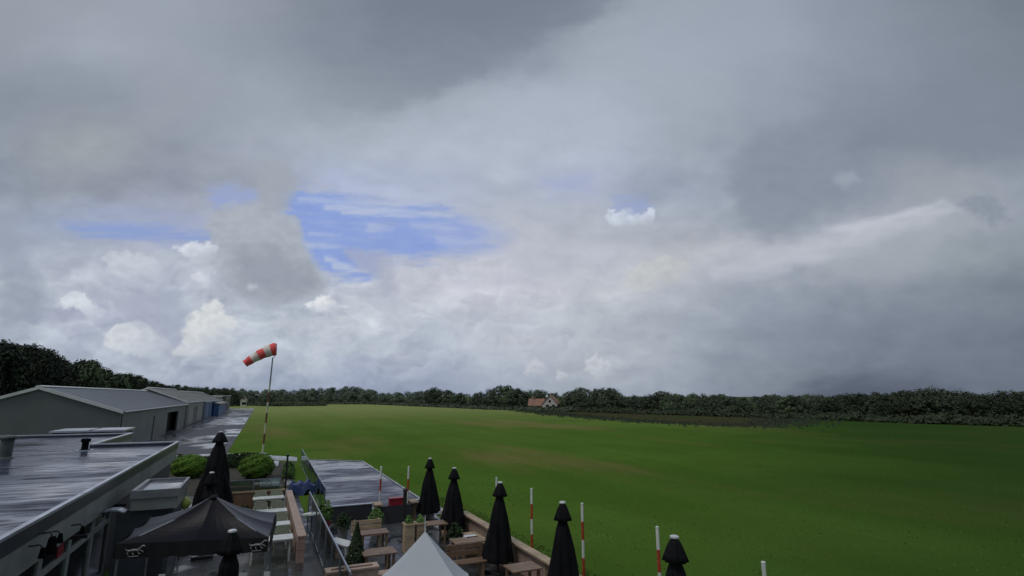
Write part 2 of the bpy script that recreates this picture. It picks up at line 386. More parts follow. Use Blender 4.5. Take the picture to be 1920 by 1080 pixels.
def fbm(x, y, sx, sy, o=5, seed=0, ro=.5):
    s = 0; a = 1; x = x / sx + seed * 17.3; y = y / sy + seed * 9.1; n = 0
    for _ in range(o):
        s = s + a * perlin(x, y); n += a; a *= ro; x = x * 2.03 + 3.1; y = y * 2.03 + 1.7
    return s / n * 1.7


def billow(x, y, sx, sy, o=5, seed=0):
    s = 0; a = 1; x = x / sx + seed * 7.7; y = y / sy + seed * 3.3; n = 0
    for _ in range(o):
        s = s + a * (1 - 2.6 * np.abs(perlin(x, y))); n += a; a *= .52; x = x * 2.05 + 5.1; y = y * 2.05 + 2.7
    return s / n


def sdf(x, y, pts):             # signed distance to a polygon, positive inside
    d = np.full(x.shape, 1e9); ins = np.zeros(x.shape, bool); n = len(pts)
    for i in range(n):
        ax, ay = pts[i]; bx, by = pts[(i + 1) % n]; ex, ey = bx - ax, by - ay; wx, wy = x - ax, y - ay
        t = np.clip((wx * ex + wy * ey) / (ex * ex + ey * ey), 0, 1); d = np.minimum(d, (wx - ex * t) ** 2 + (wy - ey * t) ** 2)
        c = (ay > y) != (by > y)
        with np.errstate(divide='ignore', invalid='ignore'):
            xx = (bx - ax) * (y - ay) / (by - ay if by != ay else 1e-9) + ax
        ins ^= c & (x < xx)
    d = np.sqrt(d); return np.where(ins, d, -d)


def sm(a, b, x):
    t = np.clip((x - a) / (b - a), 0, 1); return t * t * (3 - 2 * t)


GX = [0, 160, 320, 480, 640, 800, 960, 1120, 1280, 1440, 1600, 1760, 1920]
GY = [0, 90, 180, 270, 345, 420, 480, 540, 600, 660, 710, 750]
GRID = [
 [(150,158,170),(152,160,172),(153,162,174),(144,151,164),(128,136,150),(120,129,143),(120,128,142),(150,160,173),(156,164,178),(152,161,175),(138,148,162),(128,137,150),(117,126,139)],
 [(148,156,168),(157,166,178),(153,161,174),(145,154,167),(134,143,157),(130,138,152),(140,149,163),(158,167,180),(161,170,184),(155,165,179),(142,151,165),(131,140,154),(122,131,144)],
 [(137,146,159),(142,151,164),(152,160,172),(157,165,178),(150,160,172),(158,167,180),(168,177,191),(170,179,193),(161,170,183),(150,159,173),(137,146,160),(128,137,151),(126,135,149)],
 [(145,154,166),(152,159,165),(144,152,165),(158,166,181),(168,178,192),(176,185,199),(176,185,200),(172,181,196),(162,171,184),(143,152,166),(129,138,152),(130,139,153),(129,138,152)],
 [(138,147,162),(147,154,167),(146,153,168),(158,165,178),(166,176,203),(174,183,204),(176,185,200),(168,177,197),(157,166,182),(139,148,162),(142,151,165),(152,160,169),(146,155,168)],
 [(152,161,178),(160,171,196),(163,170,196),(166,173,183),(168,178,208),(172,181,200),(178,183,196),(174,181,193),(172,180,191),(148,157,171),(166,172,184),(162,169,178),(147,156,168)],
 [(160,168,186),(171,179,194),(175,182,196),(158,166,177),(168,176,198),(180,185,199),(185,189,201),(182,187,199),(180,184,191),(176,180,190),(160,168,177),(147,157,165),(138,148,158)],
 [(150,160,174),(166,172,188),(164,172,189),(160,167,182),(176,183,197),(186,189,201),(184,187,199),(178,182,192),(170,176,187),(147,156,169),(138,147,160),(132,141,154),(122,131,144)],
 [(156,165,180),(162,169,188),(162,170,188),(168,177,190),(173,181,194),(174,182,195),(170,177,190),(165,173,184),(153,162,174),(137,146,160),(129,138,152),(121,130,144),(114,123,137)],
 [(157,167,181),(160,169,186),(163,171,187),(166,175,190),(167,175,190),(165,173,190),(166,174,188),(168,175,186),(154,163,175),(132,141,155),(121,130,144),(115,124,138),(110,119,133)],
 [(150,160,178),(150,160,178),(152,161,179),(152,162,181),(150,160,183),(151,161,182),(156,166,182),(160,168,180),(149,158,172),(126,134,148),(113,121,136),(112,121,135),(110,119,133)],
 [(148,158,177),(148,158,177),(149,159,178),(149,159,180),(147,158,181),(148,159,181),(152,162,180),(154,164,178),(145,154,168),(122,130,145),(108,116,132),(108,117,132),(108,117,131)],
]


def paint(x, y):
    G = np.array(GRID, float)
    wx = x + 52 * fbm(x, y, 190, 120, 6, 1, .55) + 14 * fbm(x, y, 40, 30, 4, 2); wy = y + 34 * fbm(x, y, 200, 110, 6, 3, .55) + 12 * fbm(x, y, 40, 30, 4, 4)
    cx = np.clip(wx, 0, 1919.9); cy = np.clip(wy, 0, 749.9)
    ix = np.clip((cx / 160).astype(int), 0, 11); fx = cx / 160 - ix; fx = fx * fx * (3 - 2 * fx) * .5 + fx * .5
    gy = np.array(GY, float); iy = np.clip(np.searchsorted(gy, cy, side='right') - 1, 0, 10); fy = (cy - gy[iy]) / (gy[iy + 1] - gy[iy]); fy = fy * fy * (3 - 2 * fy) * .5 + fy * .5
    col = (G[iy, ix] * ((1 - fx) * (1 - fy))[:, None] + G[iy, ix + 1] * (fx * (1 - fy))[:, None] + G[iy + 1, ix] * ((1 - fx) * fy)[:, None] + G[iy + 1, ix + 1] * (fx * fy)[:, None])
    # large and fine structure
    act = np.clip(.35 + sm(150, 420, y) * .9 - sm(1250, 1700, x) * .55, .25, 1.25)
    col += (5 * sm(420, 520, y) * (1 - sm(620, 720, y)) * (1 - sm(1300, 1600, x)))[:, None]
    col += ((fbm(x, y, 210, 90, 6, 5) * 9 + fbm(x, y, 60, 28, 5, 6, .6) * 5) * act)[:, None] * np.array([1, .98, .86])
    low = sm(430, 520, y) * (1 - sm(1180, 1350, x)) * (1 - sm(690, 745, y) * .6)
    bl = billow(wx, wy, 150, 90, 6, 7)
    col += ((bl - .35) * 20 * low * (1 - sm(650, 1000, x) * .6))[:, None] * np.array([1, 1, .82])

    em = billow(wx, wy, 120, 80, 6, 9) - billow(wx + 9, wy + 11, 120, 80, 6, 9)
    em2 = billow(x, y, 300, 190, 6, 12) - billow(x + 16, y + 20, 300, 190, 6, 12)
    em3 = billow(wx, wy, 52, 36, 5, 14) - billow(wx + 4, wy + 5, 52, 36, 5, 14)
    pat = sm(-.25, .35, fbm(x, y, 160, 110, 4, 15))
    bank = sm(500, 560, y) * (1 - sm(1000, 1350, x)) * (1 - sm(690, 745, y)) + .5 * sm(440, 500, y) * (1 - sm(380, 470, x))
    col += (np.clip(bank, 0, 1) * sm(.30, .62, billow(wx, wy, 170, 90, 6, 16)) * 9)[:, None] * np.array([1, 1, .85])
    col += (np.clip(em * 24 + em2 * 17 + em3 * 10 * pat, -12, 24) * low * (1 - .55 * sm(560, 1000, x)))[:, None] * np.array([1, 1, .86])
    col += (np.clip(em2 * 13, -7, 8) * (1 - low) * act * sm(60, 300, y))[:, None]

    def layer(pts, c, soft, jit, amt=1.0, s=0, nx=60, ny=45, grad=None, shade=0.0):
        nonlocal col
        xs = [p[0] for p in pts]; ys = [p[1] for p in pts]; mg = soft + jit * 2 + 30
        k = (x > min(xs) - mg) & (x < max(xs) + mg) & (y > min(ys) - mg) & (y < max(ys) + mg)
        if not k.any(): return
        X, Y = x[k], y[k]
        blue = c[2] - c[0] > 35
        d = sdf(X, Y, pts) + ((15 * fbm(X, Y, 110, 13, 6, 60 + s, .62) + 6 * fbm(X, Y, 30, 10, 4, 65 + s)) if blue else 0) + jit * (fbm(X, Y, nx, ny, 6, 20 + s, .58)) + (jit * .7 * (billow(X, Y, nx * .8, ny * .8, 4, 30 + s) - .35))
        m = sm(-soft, soft, d) * amt
        if blue: m = m * np.clip(1.02 - .75 * np.clip(fbm(X, Y, 130, 16, 5, 61 + s, .6), 0, 1), 0, 1)
        if grad: m = m * np.clip(grad(X, Y), 0, 1)
        cc = np.array(c, float)[None, :] + (shade * (billow(X, Y, nx * .7, ny * .6, 5, 40 + s) - .35) )[:, None] * np.array([1, 1, .9])
        col[k] = col[k] * (1 - m[:, None]) + cc * m[:, None]

    # upper dark deck with a ragged edge that climbs to the right
    layer([(380, -90), (420, 120), (520, 190), (640, 205), (720, 205), (800, 180), (860, 150), (910, 120), (980, 88), (1060, 52), (1130, 12), (1200, -30), (1200, -80)],
          (128, 137, 151), 24, 26, .9, 1, 110, 60, lambda X, Y: (1.0 - .55 * sm(60, 240, Y) * (1 - sm(600, 900, X) * .3)) * sm(440, 760, X), 5)
    layer([(640, -90), (720, 50), (860, 70), (960, 60), (1080, 10), (1120, -80)], (117, 126, 140), 60, 24, .8, 2, 120, 60)
    # gaps of blue
    layer([(528, 372), (565, 352), (640, 368), (740, 388), (835, 398), (880, 420), (915, 440), (880, 462), (790, 476), (720, 486), (690, 520), (640, 515), (600, 500), (572, 455), (545, 425)],
          (137, 159, 214), 20, 22, 1.0, 3, 110, 24, None, 7)
    layer([(840, 405), (900, 415), (960, 440), (930, 465), (850, 470), (800, 440)], (158, 172, 212), 24, 12, .6, 4, 120, 25)
    layer([(120, 424), (230, 414), (330, 424), (398, 438), (392, 450), (300, 447), (160, 438)], (140, 160, 206), 13, 10, .95, 5, 120, 18)
    layer([(392, 352), (440, 345), (484, 352), (484, 378), (440, 388), (400, 394)], (150, 165, 210), 12, 8, .8, 6, 80, 25)
    layer([(1150, 372), (1210, 368), (1222, 388), (1190, 400), (1150, 392)], (150, 165, 208), 14, 8, .7, 7, 60, 25)
    layer([(1020, 335), (1100, 330), (1110, 358), (1040, 362)], (164, 172, 206), 26, 10, .7, 8, 80, 30)
    layer([(180, 385), (330, 392), (390, 410), (380, 425), (230, 410)], (160, 170, 196), 14, 8, .6, 9, 120, 20)
    # thin streaks drawn across the blue
    for i, (a, b_, c_, w, am) in enumerate([(610, 386, (850, 402), 5, .75), (560, 372, (820, 384), 4, .5), (640, 397, (790, 404), 3, .7), (580, 437, (640, 440), 3, .5), (575, 458, (650, 462), 3, .5), (690, 424, (735, 428), 6, .6),
                                            (610, 484, (650, 494), 4, .8), (625, 498, (690, 507), 4, .9), (770, 420, (860, 428), 6, .5), (820, 450, (900, 452), 6, .4), (640, 347, (840, 372), 9, .45)]):
        layer([(a, b_ - w), ((a + c_[0]) / 2, (b_ + c_[1]) / 2 - w), (c_[0], c_[1]), ((a + c_[0]) / 2, (b_ + c_[1]) / 2 + w), (a, b_ + w)], (184, 194, 216), w + 2, 6, am, 50 + i, 60, 8)
    # the grey cumulus before the blue
    layer([(482, 300), (545, 300), (552, 345), (540, 385), (505, 405), (484, 360)], (159, 166, 177), 13, 10, .8, 10, 60, 50, shade=5)
    layer([(398, 395), (440, 382), (500, 392), (545, 412), (562, 440), (578, 470), (600, 505), (608, 535), (570, 556), (500, 562), (440, 545), (410, 505), (400, 450)],
          (166, 173, 184), 10, 20, .95, 11, 60, 45, shade=13)
    layer([(440, 470), (520, 460), (585, 510), (590, 540), (540, 558), (470, 552), (440, 520)], (147, 155, 168), 26, 18, .85, 12, 60, 40, shade=6)
    layer([(652, 468), (720, 470), (735, 500), (742, 540), (725, 552), (700, 520), (668, 500)], (166, 171, 190), 14, 10, .7, 13, 40, 30, shade=6)
    # sunlit heads of the low cumulus
    heads = [([(326, 662), (340, 628), (350, 600), (372, 578), (402, 566), (432, 584), (444, 612), (440, 648), (400, 664), (350, 668)], (206, 210, 214), 1.0),
             ([(198, 648), (203, 622), (222, 603), (245, 602), (276, 612), (318, 632), (322, 652), (260, 662)], (200, 205, 212), .95),
             ([(112, 556), (140, 543), (160, 548), (172, 566), (190, 582), (196, 600), (178, 604), (150, 582), (124, 574)], (206, 212, 220), .95),
             ([(188, 480), (210, 470), (260, 474), (300, 490), (300, 512), (250, 520), (205, 505)], (194, 200, 210), .75),
             ([(325, 462), (370, 450), (402, 462), (405, 484), (372, 486)], (204, 211, 222), .95),
             ([(358, 512), (385, 508), (402, 525), (400, 536), (372, 530)], (205, 210, 220), .85),
             ([(576, 570), (590, 556), (610, 553), (628, 564), (632, 575), (610, 580), (584, 578)], (219, 223, 228), 1.0),
             ([(636, 572), (655, 568), (664, 574), (650, 577)], (200, 207, 216), .8),
             ([(468, 534), (482, 530), (486, 542), (470, 542)], (188, 194, 206), .6),
             ([(540, 690), (560, 668), (600, 665), (640, 680), (640, 705), (570, 708)], (176, 184, 196), .6),
             ([(500, 612), (560, 596), (640, 598), (700, 612), (690, 630), (560, 632)], (182, 190, 200), .5),
             ([(860, 500), (900, 486), (950, 492), (975, 512), (930, 522), (880, 518)], (194, 197, 207), .6),
             ([(1132, 402), (1150, 396), (1180, 404), (1210, 400), (1226, 396), (1222, 412), (1190, 422), (1150, 422), (1135, 415)], (196, 204, 219), .95),
             ([(1160, 392), (1178, 388), (1190, 396), (1170, 404)], (186, 194, 210), .6),
             ([(980, 698), (990, 680), (1004, 672), (1018, 680), (1032, 692), (1030, 704), (1000, 704)], (186, 190, 200), .85),
             ([(1040, 706), (1048, 697), (1062, 702), (1062, 712), (1046, 712)], (184, 190, 199), .75),
             ([(1098, 692), (1102, 674), (1118, 665), (1132, 672), (1148, 690), (1150, 706), (1118, 706)], (190, 195, 203), .85),
             ([(940, 632), (1000, 626), (1060, 632), (1080, 650), (1020, 656), (950, 648)], (182, 186, 196), .55),
             ([(1180, 505), (1240, 480), (1290, 490), (1290, 520), (1230, 545), (1180, 535)], (190, 193, 192), .55)]
    for i, (p, c, am) in enumerate(heads):
        ymax = max(q[1] for q in p); ymin = min(q[1] for q in p)
        xmn = min(q[0] for q in p); xmx = max(q[0] for q in p); big = (xmx - xmn) > 70
        layer(p, c, 3.0 if big else 4, 15 if big else 9, am, 70 + i, 44 if big else 26, 34 if big else 20,
              (lambda X, Y, a=ymin, b_=ymax, c0=xmn, c1=xmx: 1 - .92 * sm(.35, 1.05, .62 * (Y - a) / (b_ - a) + .42 * (X - c0) / (c1 - c0))), 22)
    # the shadowed hollows between them
    layer([(0, 430), (30, 440), (60, 500), (90, 560), (70, 600), (0, 610)], (146, 156, 172), 22, 16, .65, 14, 60, 50, shade=6)
    layer([(230, 545), (330, 545), (350, 585), (330, 650), (290, 622), (235, 590)], (155, 163, 182), 20, 12, .6, 15, 60, 40, shade=5)
    # right: slate deck, the bright seam under it and a drifting scrap
    layer([(1365, 320), (1440, 240), (1600, 230), (1560, 320), (1600, 340), (1560, 400), (1500, 415), (1440, 440), (1380, 405)], (134, 143, 157), 26, 26, .75, 16, 100, 60, shade=6)
    layer([(1560, 330), (1600, 318), (1612, 336), (1580, 352)], (160, 168, 182), 9, 6, .6, 17, 30, 20)
    layer([(1330, 490), (1410, 478), (1500, 452), (1600, 424), (1700, 398), (1770, 380), (1800, 392), (1700, 428), (1620, 460), (1540, 486), (1430, 510), (1340, 520)], (181, 186, 197), 15, 14, .85, 18, 90, 34, shade=8)
    layer([(1560, 428), (1640, 408), (1720, 386), (1765, 378), (1700, 404), (1600, 432)], (192, 196, 207), 7, 5, .7, 19, 80, 20)
    layer([(1560, 480), (1700, 430), (1790, 420), (1740, 500), (1640, 530), (1540, 530)], (164, 171, 180), 30, 14, .5, 22, 90, 50)
    layer([(1800, 380), (1830, 366), (1862, 370), (1885, 395), (1890, 410), (1860, 416), (1835, 400)], (135, 143, 158), 11, 13, .8, 21, 34, 26, shade=8)
    layer([(1455, 520), (1480, 508), (1490, 496), (1512, 500), (1512, 512), (1480, 524)], (147, 157, 170), 9, 6, .7, 23, 30, 20)
    # a low dark rain cloud touching the trees
    layer([(1480, 745), (1540, 718), (1620, 706), (1720, 716), (1800, 735), (1800, 790), (1480, 790)], (78, 86, 102), 34, 16, .7, 24, 90, 30)
    return np.clip(col, 0, 255)


def make_sky():
    R = 3000.0
    az = np.concatenate([np.arange(-180, -52, 8.0), np.arange(-52, 52, .125), np.arange(52, 180, 8.0)])
    el = np.concatenate([[-3.0], np.arange(-1.0, 46.01, .125), [50.0]])
    A, E = np.meshgrid(np.radians(az), np.radians(el)); sh = A.shape; A = A.ravel(); E = E.ravel()
    rx, fy, uz = np.cos(E) * np.sin(A), np.cos(E) * np.cos(A), np.sin(E)       # right, ahead, up about the view heading
    f = np.maximum(cos(PITCH) * fy + sin(PITCH) * uz, .22); u = -sin(PITCH) * fy + cos(PITCH) * uz
    px = 960 + F * rx / f; py = 540 - F * u / f
    col = paint(np.clip(px, -900, 2820), np.clip(py, -700, 900)) / 255.0
    lin = np.where(col <= .04045, col / 12.92, ((col + .055) / 1.055) ** 2.4)
    c, s = cos(-YAW), sin(-YAW)
    V = np.stack([c * rx - s * fy, s * rx + c * fy, uz], 1) * R
    nr, nc = sh; i = np.arange(nr - 1)[:, None] * nc + np.arange(nc)[None, :]
    j = np.arange(nr - 1)[:, None] * nc + ((np.arange(nc) + 1) % nc)[None, :]
    Q = np.stack([i, i + nc, j + nc, j], -1).reshape(-1, 4)
    me = bpy.data.meshes.new('sky'); me.vertices.add(len(V)); me.vertices.foreach_set('co', V.astype(np.float32).ravel())
    me.loops.add(Q.size); me.loops.foreach_set('vertex_index', Q.astype(np.int32).ravel())
    me.polygons.add(len(Q)); me.polygons.foreach_set('loop_start', np.arange(0, Q.size, 4, dtype=np.int32))
    me.polygons.foreach_set('use_smooth', np.ones(len(Q), bool))
    me.update(calc_edges=True)
    ca = me.color_attributes.new('cloud_colour', 'FLOAT_COLOR', 'POINT')
    ca.data.foreach_set('color', np.concatenate([lin, np.ones((len(lin), 1))], 1).astype(np.float32).ravel())
    m = bpy.data.materials.new('clouds'); m.use_nodes = True; t = NT(m.node_tree)
    out = t.n('ShaderNodeOutputMaterial'); em = t.n('ShaderNodeEmission'); at = t.n('ShaderNodeAttribute', attribute_name='cloud_colour')
    t.l(at.outputs['Color'], em.inputs[0]); t.l(em.outputs[0], out.inputs[0]); m.cycles.emission_sampling = 'NONE'
    me.materials.append(m); o = bpy.data.objects.new('sky', me); C.objects.link(o); tag(o, kind='structure')


make_sky()

# ---------------------------------------------------------------- daylight
SUN_EL, SUN_AZ = radians(56), radians(250)      # azimuth measured from +Y towards +X
W = bpy.data.worlds.new('World'); S.world = W; W.use_nodes = True
t = NT(W.node_tree)
wo = t.n('ShaderNodeOutputWorld'); bg = t.n('ShaderNodeBackground'); t.l(bg.outputs[0], wo.inputs[0])
sk = t.n('ShaderNodeTexSky'); sk.sky_type = 'NISHITA'; sk.sun_disc = False; sk.sun_elevation = SUN_EL; sk.sun_rotation = SUN_AZ
sc_ = t.n('ShaderNodeMix', data_type='RGBA'); sc_.inputs[0].default_value = .86
tc = t.n('ShaderNodeTexCoord'); nz = t.n('ShaderNodeTexNoise', i={'Scale': 2.2, 'Detail': 6}); t.l(tc.outputs['Generated'], nz.inputs[0])
cr = t.n('ShaderNodeValToRGB'); t.l(nz.outputs[0], cr.inputs[0])
cr.color_ramp.elements[0].position = .32; cr.color_ramp.elements[0].color = (3.3, 3.8, 4.6, 1)
cr.color_ramp.elements[1].position = .68; cr.color_ramp.elements[1].color = (6.0, 6.5, 7.2, 1)
t.l(sk.outputs[0], sc_.inputs[6]); t.l(cr.outputs[0], sc_.inputs[7]); t.l(sc_.outputs[2], bg.inputs[0]); bg.inputs[1].default_value = .10
sl = bpy.data.lights.new('sun', 'SUN'); so = bpy.data.objects.new('sun', sl); C.objects.link(so)
sl.energy = 0.75; sl.angle = radians(14); sl.color = (1, .96, .90)
sd = Vector((sin(SUN_AZ) * cos(SUN_EL), cos(SUN_AZ) * cos(SUN_EL), sin(SUN_EL)))
so.rotation_euler = sd.to_track_quat('Z', 'Y').to_euler(); so.location = (0, -20, 60)

# ---------------------------------------------------------------- ground
g = MB()
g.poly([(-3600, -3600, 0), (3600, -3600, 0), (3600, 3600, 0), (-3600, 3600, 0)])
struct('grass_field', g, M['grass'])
a = MB().poly([(-14.4, 36, .02), (-2.62, 36, .02), (-2.62, 61, .02), (-2.45, 140, .02), (-2.3, 236, .02), (-14.4, 236, .02)])
struct('apron', a, M['apron'])
struct('taxi_slab', MB().box(-12.4, -2.3, 239, 268, .0, .05), M['path'])
struct('pale_slab', MB().box(-9.6, -2.6, 118, 160, .0, .034), M['slab'])
struct('pale_slab', MB().box(-6.6, -2.6, 84, 88, .0, .034), M['slab'])
struct('pale_slab', MB().box(-5.0, -2.6, 98, 103, .0, .034), M['slab'])
struct('concrete_path', MB().poly([(-2.60, 57.0, .016), (3.2, 50.9, .016), (3.4, 54.4, .016), (-2.60, 61.0, .016)]), M['path'])
struct('bright_slab', MB().poly([(-7.4, 55.0, .028), (-2.75, 55.0, .028), (-2.75, 60.5, .028), (-6.9, 60.5, .028)]), M['path'])
struct('asphalt_pad', MB().poly([(3.35, 28.0, .02), (8.2, 28.6, .02), (8.2, 48.4, .02), (3.6, 52.0, .02)]), M['pad'])
struct('pad_kerb', MB().prism([(8.2, 28.6), (8.32, 28.6), (8.32, 48.5), (3.6, 52.15), (3.6, 52.0), (8.2, 48.4)], 0, .06), M['path'])
struct('terrace_floor', MB().box(2.35, 7.75, 7.0, 25.6, 0, .10), M['terrace'])
struct('terrace_step', MB().box(3.3, 8.6, 25.6, 28.0, 0, .05), M['terrace'])
struct('patio_floor', MB().box(-3.8, 2.3, 7, 36.5, 0, .03), M['patio'])
struct('shrub_bed', MB().prism([(-5.8, 37), (2.2, 37), (3.0, 50), (-2.6, 53.5), (-5.8, 53.5)], 0, .035), M['soil'])
struct('paving_slab', MB().prism([(.45, 48.4), (1.65, 48.0), (1.8, 51.5), (.45, 52.6)], .036, .055), M['paver'])
struct('paving_slab', MB().box(.35, 1.55, 37.5, 41.0, .036, .055), M['paver'])
struct('paving_slab', MB().box(1.80, 2.2, 37.6, 40.5, .036, .055), M['paver'])
br = [P(a_, b_, z=.012) for a_, b_ in [(985, 770), (1060, 768.5), (1160, 771), (1300, 775), (1420, 780), (1500, 787), (1440, 799), (1330, 797), (1240, 793), (1150, 786), (1060, 779)]]
rag = []; q = random.Random(9)
for i in range(len(br)):
    a_, b_ = br[i], br[(i + 1) % len(br)]; n_ = max(2, int((b_ - a_).length / 2.2))
    for k in range(n_):
        p = a_.lerp(b_, k / n_); nr = Vector((-(b_ - a_).y, (b_ - a_).x, 0)).normalized(); rag.append(p + nr * q.uniform(-1, 1) * 1.3)
struct('ploughed_strip', MB().poly([(p.x, p.y, .012) for p in reversed(rag)]), M['plough'])
tuft = MB(); q = random.Random(31)                              # rank weeds along the border of the brown ground and out into the meadow
for i in range(5200):
    k = q.randrange(len(rag)); p = rag[k] + Vector((q.gauss(0, 2.6), q.gauss(0, 4.2), 0)); hgt = q.uniform(.15, .5); a_ = q.uniform(0, pi); w_ = q.uniform(.15, .45)
    tuft.poly([(p.x - cos(a_) * w_, p.y - sin(a_) * w_, 0), (p.x + cos(a_) * w_, p.y + sin(a_) * w_, 0), (p.x + cos(a_) * w_ * .4, p.y + sin(a_) * w_ * .4, hgt)])
tag(tuft.build('weeds', M['foliage_d']), 'rank weeds along the edge of the brown ground below the far trees', 'weeds', kind='stuff')

# ---------------------------------------------------------------- trees
def leaf_cloud(n_cl, n_leaf, size, seed, shape, top_taper=.5):
    """leaf sized faces in clumps spread through a crown of unit height (0..1), radius about .5"""
    r = random.Random(seed); mb = MB(); cl = []
    for i in range(n_cl):
        for _ in range(30):
            z = r.uniform(.10, 1.0); rad = shape(z); a = r.uniform(0, 2 * pi); q = sqrt(r.random()) * rad
            c = Vector((q * cos(a), q * sin(a), z))
            if all((c - k[0]).length > .09 for k in cl): break
        cl.append((c, r.uniform(.075, .14)))
    for c, cr_ in cl:
        for k in range(n_leaf):
            d = Vector((r.gauss(0, 1), r.gauss(0, 1), r.gauss(0, 1))).normalized() * cr_ * (r.random() ** .4) * 1.15
            d.z *= .75; p = c + d
            s_ = size * r.uniform(.6, 1.3)
            nrm = (d.normalized() * .8 + (c - Vector((0, 0, .45))) * 1.2 + Vector((r.gauss(0, .25), r.gauss(0, .25), r.gauss(.35, .25)))).normalized()
            a_ = nrm.orthogonal().normalized(); a_.rotate(Matrix.Rotation(r.uniform(0, 6.28), 3, nrm)); b_ = nrm.cross(a_)
            mb.poly([p + a_ * s_, p + b_ * s_ * .7, p - a_ * s_, p - b_ * s_ * .7])
    return mb, cl


def tree_proto(seed, shape, n_cl=60, n_leaf=34, size=.030, trunk_h=.3):
    mb, cl = leaf_cloud(n_cl, n_leaf, size, seed, shape)
    r = random.Random(seed + 5); tr = MB()
    tr.tube([(0, 0, -.02), (.006, 0, .2), (-.008, .01, .45), (0, 0, .75)], [.028, .022, .015, .006], 7)
    for c, _ in cl[::4]:
        z0 = max(.12, c.z - r.uniform(.12, .3)); tr.tube([(0, 0, z0), tuple(Vector((c.x * .5, c.y * .5, (z0 + c.z) / 2 + .02))), tuple(c)], [.012, .008, .003], 4)
    return mb, tr


shapes = [lambda z: .46 * sin(pi * min(1, max(0, (z + .12) / 1.14))) ** .6,
          lambda z: .40 * sin(pi * min(1, max(0, (z + .25) / 1.27))) ** .5,
          lambda z: .50 * sin(pi * min(1, max(0, (z + .02) / 1.05))) ** .75,
          lambda z: .34 * (1.12 - z) ** .7,
          lambda z: .15 * sin(pi * min(1, max(0, (z + .25) / 1.27))) ** .5]
PROTO = [tree_proto(100 + i, shapes[s], *(a_)) for i, (s, a_) in enumerate([(0, (62, 36, .030)), (1, (66, 36, .028)), (2, (70, 34, .032)), (0, (54, 38, .033)), (3, (60, 36, .028)), (4, (34, 34, .022)), (2, (80, 32, .026))])]
_cache = {}


def plant_tree(x, y, h, w, kind, mk, label, cat, group, name='tree'):
    key = (kind, mk)
    rz = random.uniform(0, 6.28)
    if key not in _cache:
        root = thing(name, label, cat, (x, y, 0), rz, group)
        mb, tr = PROTO[kind]
        mb.build('crown', M[mk], root); tr.build('trunk', M['bark'], root)
        root.scale = (w, w, h); _cache[key] = root
        return root
    r = dup(_cache[key], (x, y, 0), rz, label, (w, w, h)); r.name = name; r['category'] = cat; r['group'] = group
    return r


def interp(tab, x):
    for (a, b), (c, d) in zip(tab, tab[1:]):
        if a <= x <= c: return b + (d - b) * (x - a) / (c - a)
    return tab[0][1] if x < tab[0][0] else tab[-1][1]


TOP = [(420, 729), (460, 733), (500, 734), (560, 733), (600, 731), (650, 728), (690, 732), (720, 739), (760, 737), (790, 736), (820, 730), (850, 737), (880, 740), (910, 736), (930, 726), (960, 731), (985, 736),
       (1010, 732), (1030, 739), (1060, 741), (1080, 731), (1110, 733), (1145, 730), (1162, 743), (1200, 746), (1240, 736), (1275, 744), (1310, 741), (1350, 745), (1400, 748), (1440, 745), (1490, 747), (1540, 744), (1600, 742),
       (1660, 742), (1700, 738), (1745, 731), (1800, 739), (1850, 744), (1890, 738), (1990, 736)]
BASE = [(420, 757), (700, 757), (820, 762), (930, 767), (1080, 771), (1240, 777), (1430, 782), (1560, 786), (1740, 793), (1990, 800)]
px = 440
n = 0
while px < 1985:
    b_ = interp(BASE, px); base = P(px, b_, z=0); d0 = hypot(base.x, base.y)
    for row in range(2):
        d = d0 * (1 + row * .09) + random.uniform(0, 6) + 4
        qx = px + random.uniform(-6, 6)
        if 990 < qx < 1050 and row == 0: continue
        if 1200 < qx < 1232 and row == 0: continue
        tp = interp(TOP, qx) + (random.choice([-1, 0, 1]) if row else random.choice([0, 3, 7, 11, 14]))
        top = P(qx, tp, d=d)
        h = max(2.6, top.z * 1.07) * random.uniform(.96, 1.04)
        w = max(h, 4.5) * random.uniform(.85, 1.35)
        kind = random.choice([0, 1, 2, 3, 6])
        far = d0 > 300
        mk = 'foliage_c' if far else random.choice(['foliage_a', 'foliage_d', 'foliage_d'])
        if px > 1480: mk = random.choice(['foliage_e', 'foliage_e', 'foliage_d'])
        if far: lab, gr = 'hazy grey-green tree in the wood that closes off the far end of the grass runway', 'trees at the far end of the runway'
        elif px < 1185: lab, gr = 'rounded leafy tree in the line behind the field around the orange roofed house', 'trees around the far house'
        elif px < 1560: lab, gr = 'low bushy tree in the treeline beyond the brown strip of ground', 'trees beyond the brown strip'
        else: lab, gr = 'dark leafy tree in the treeline under the low rain cloud at the right', 'dark trees at the right edge of the field'
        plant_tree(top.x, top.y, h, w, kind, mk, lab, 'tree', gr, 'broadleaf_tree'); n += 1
    px += 9.5 if px < 800 else 13 if px < 1500 else 17
for qx, tp, h_ in [(1152, 736, 0), (1128, 729, 1)]:
    b = P(qx, 771, z=0); tpnt = P(qx, tp, d=hypot(b.x, b.y))
    plant_tree(b.x, b.y, tpnt.z, 7.0, 5, 'foliage_d', ['slender poplar standing alone at the right end of the trees by the far house', 'narrow pointed tree rising out of the trees right of the far house'][h_], 'tree', None, 'poplar_tree')

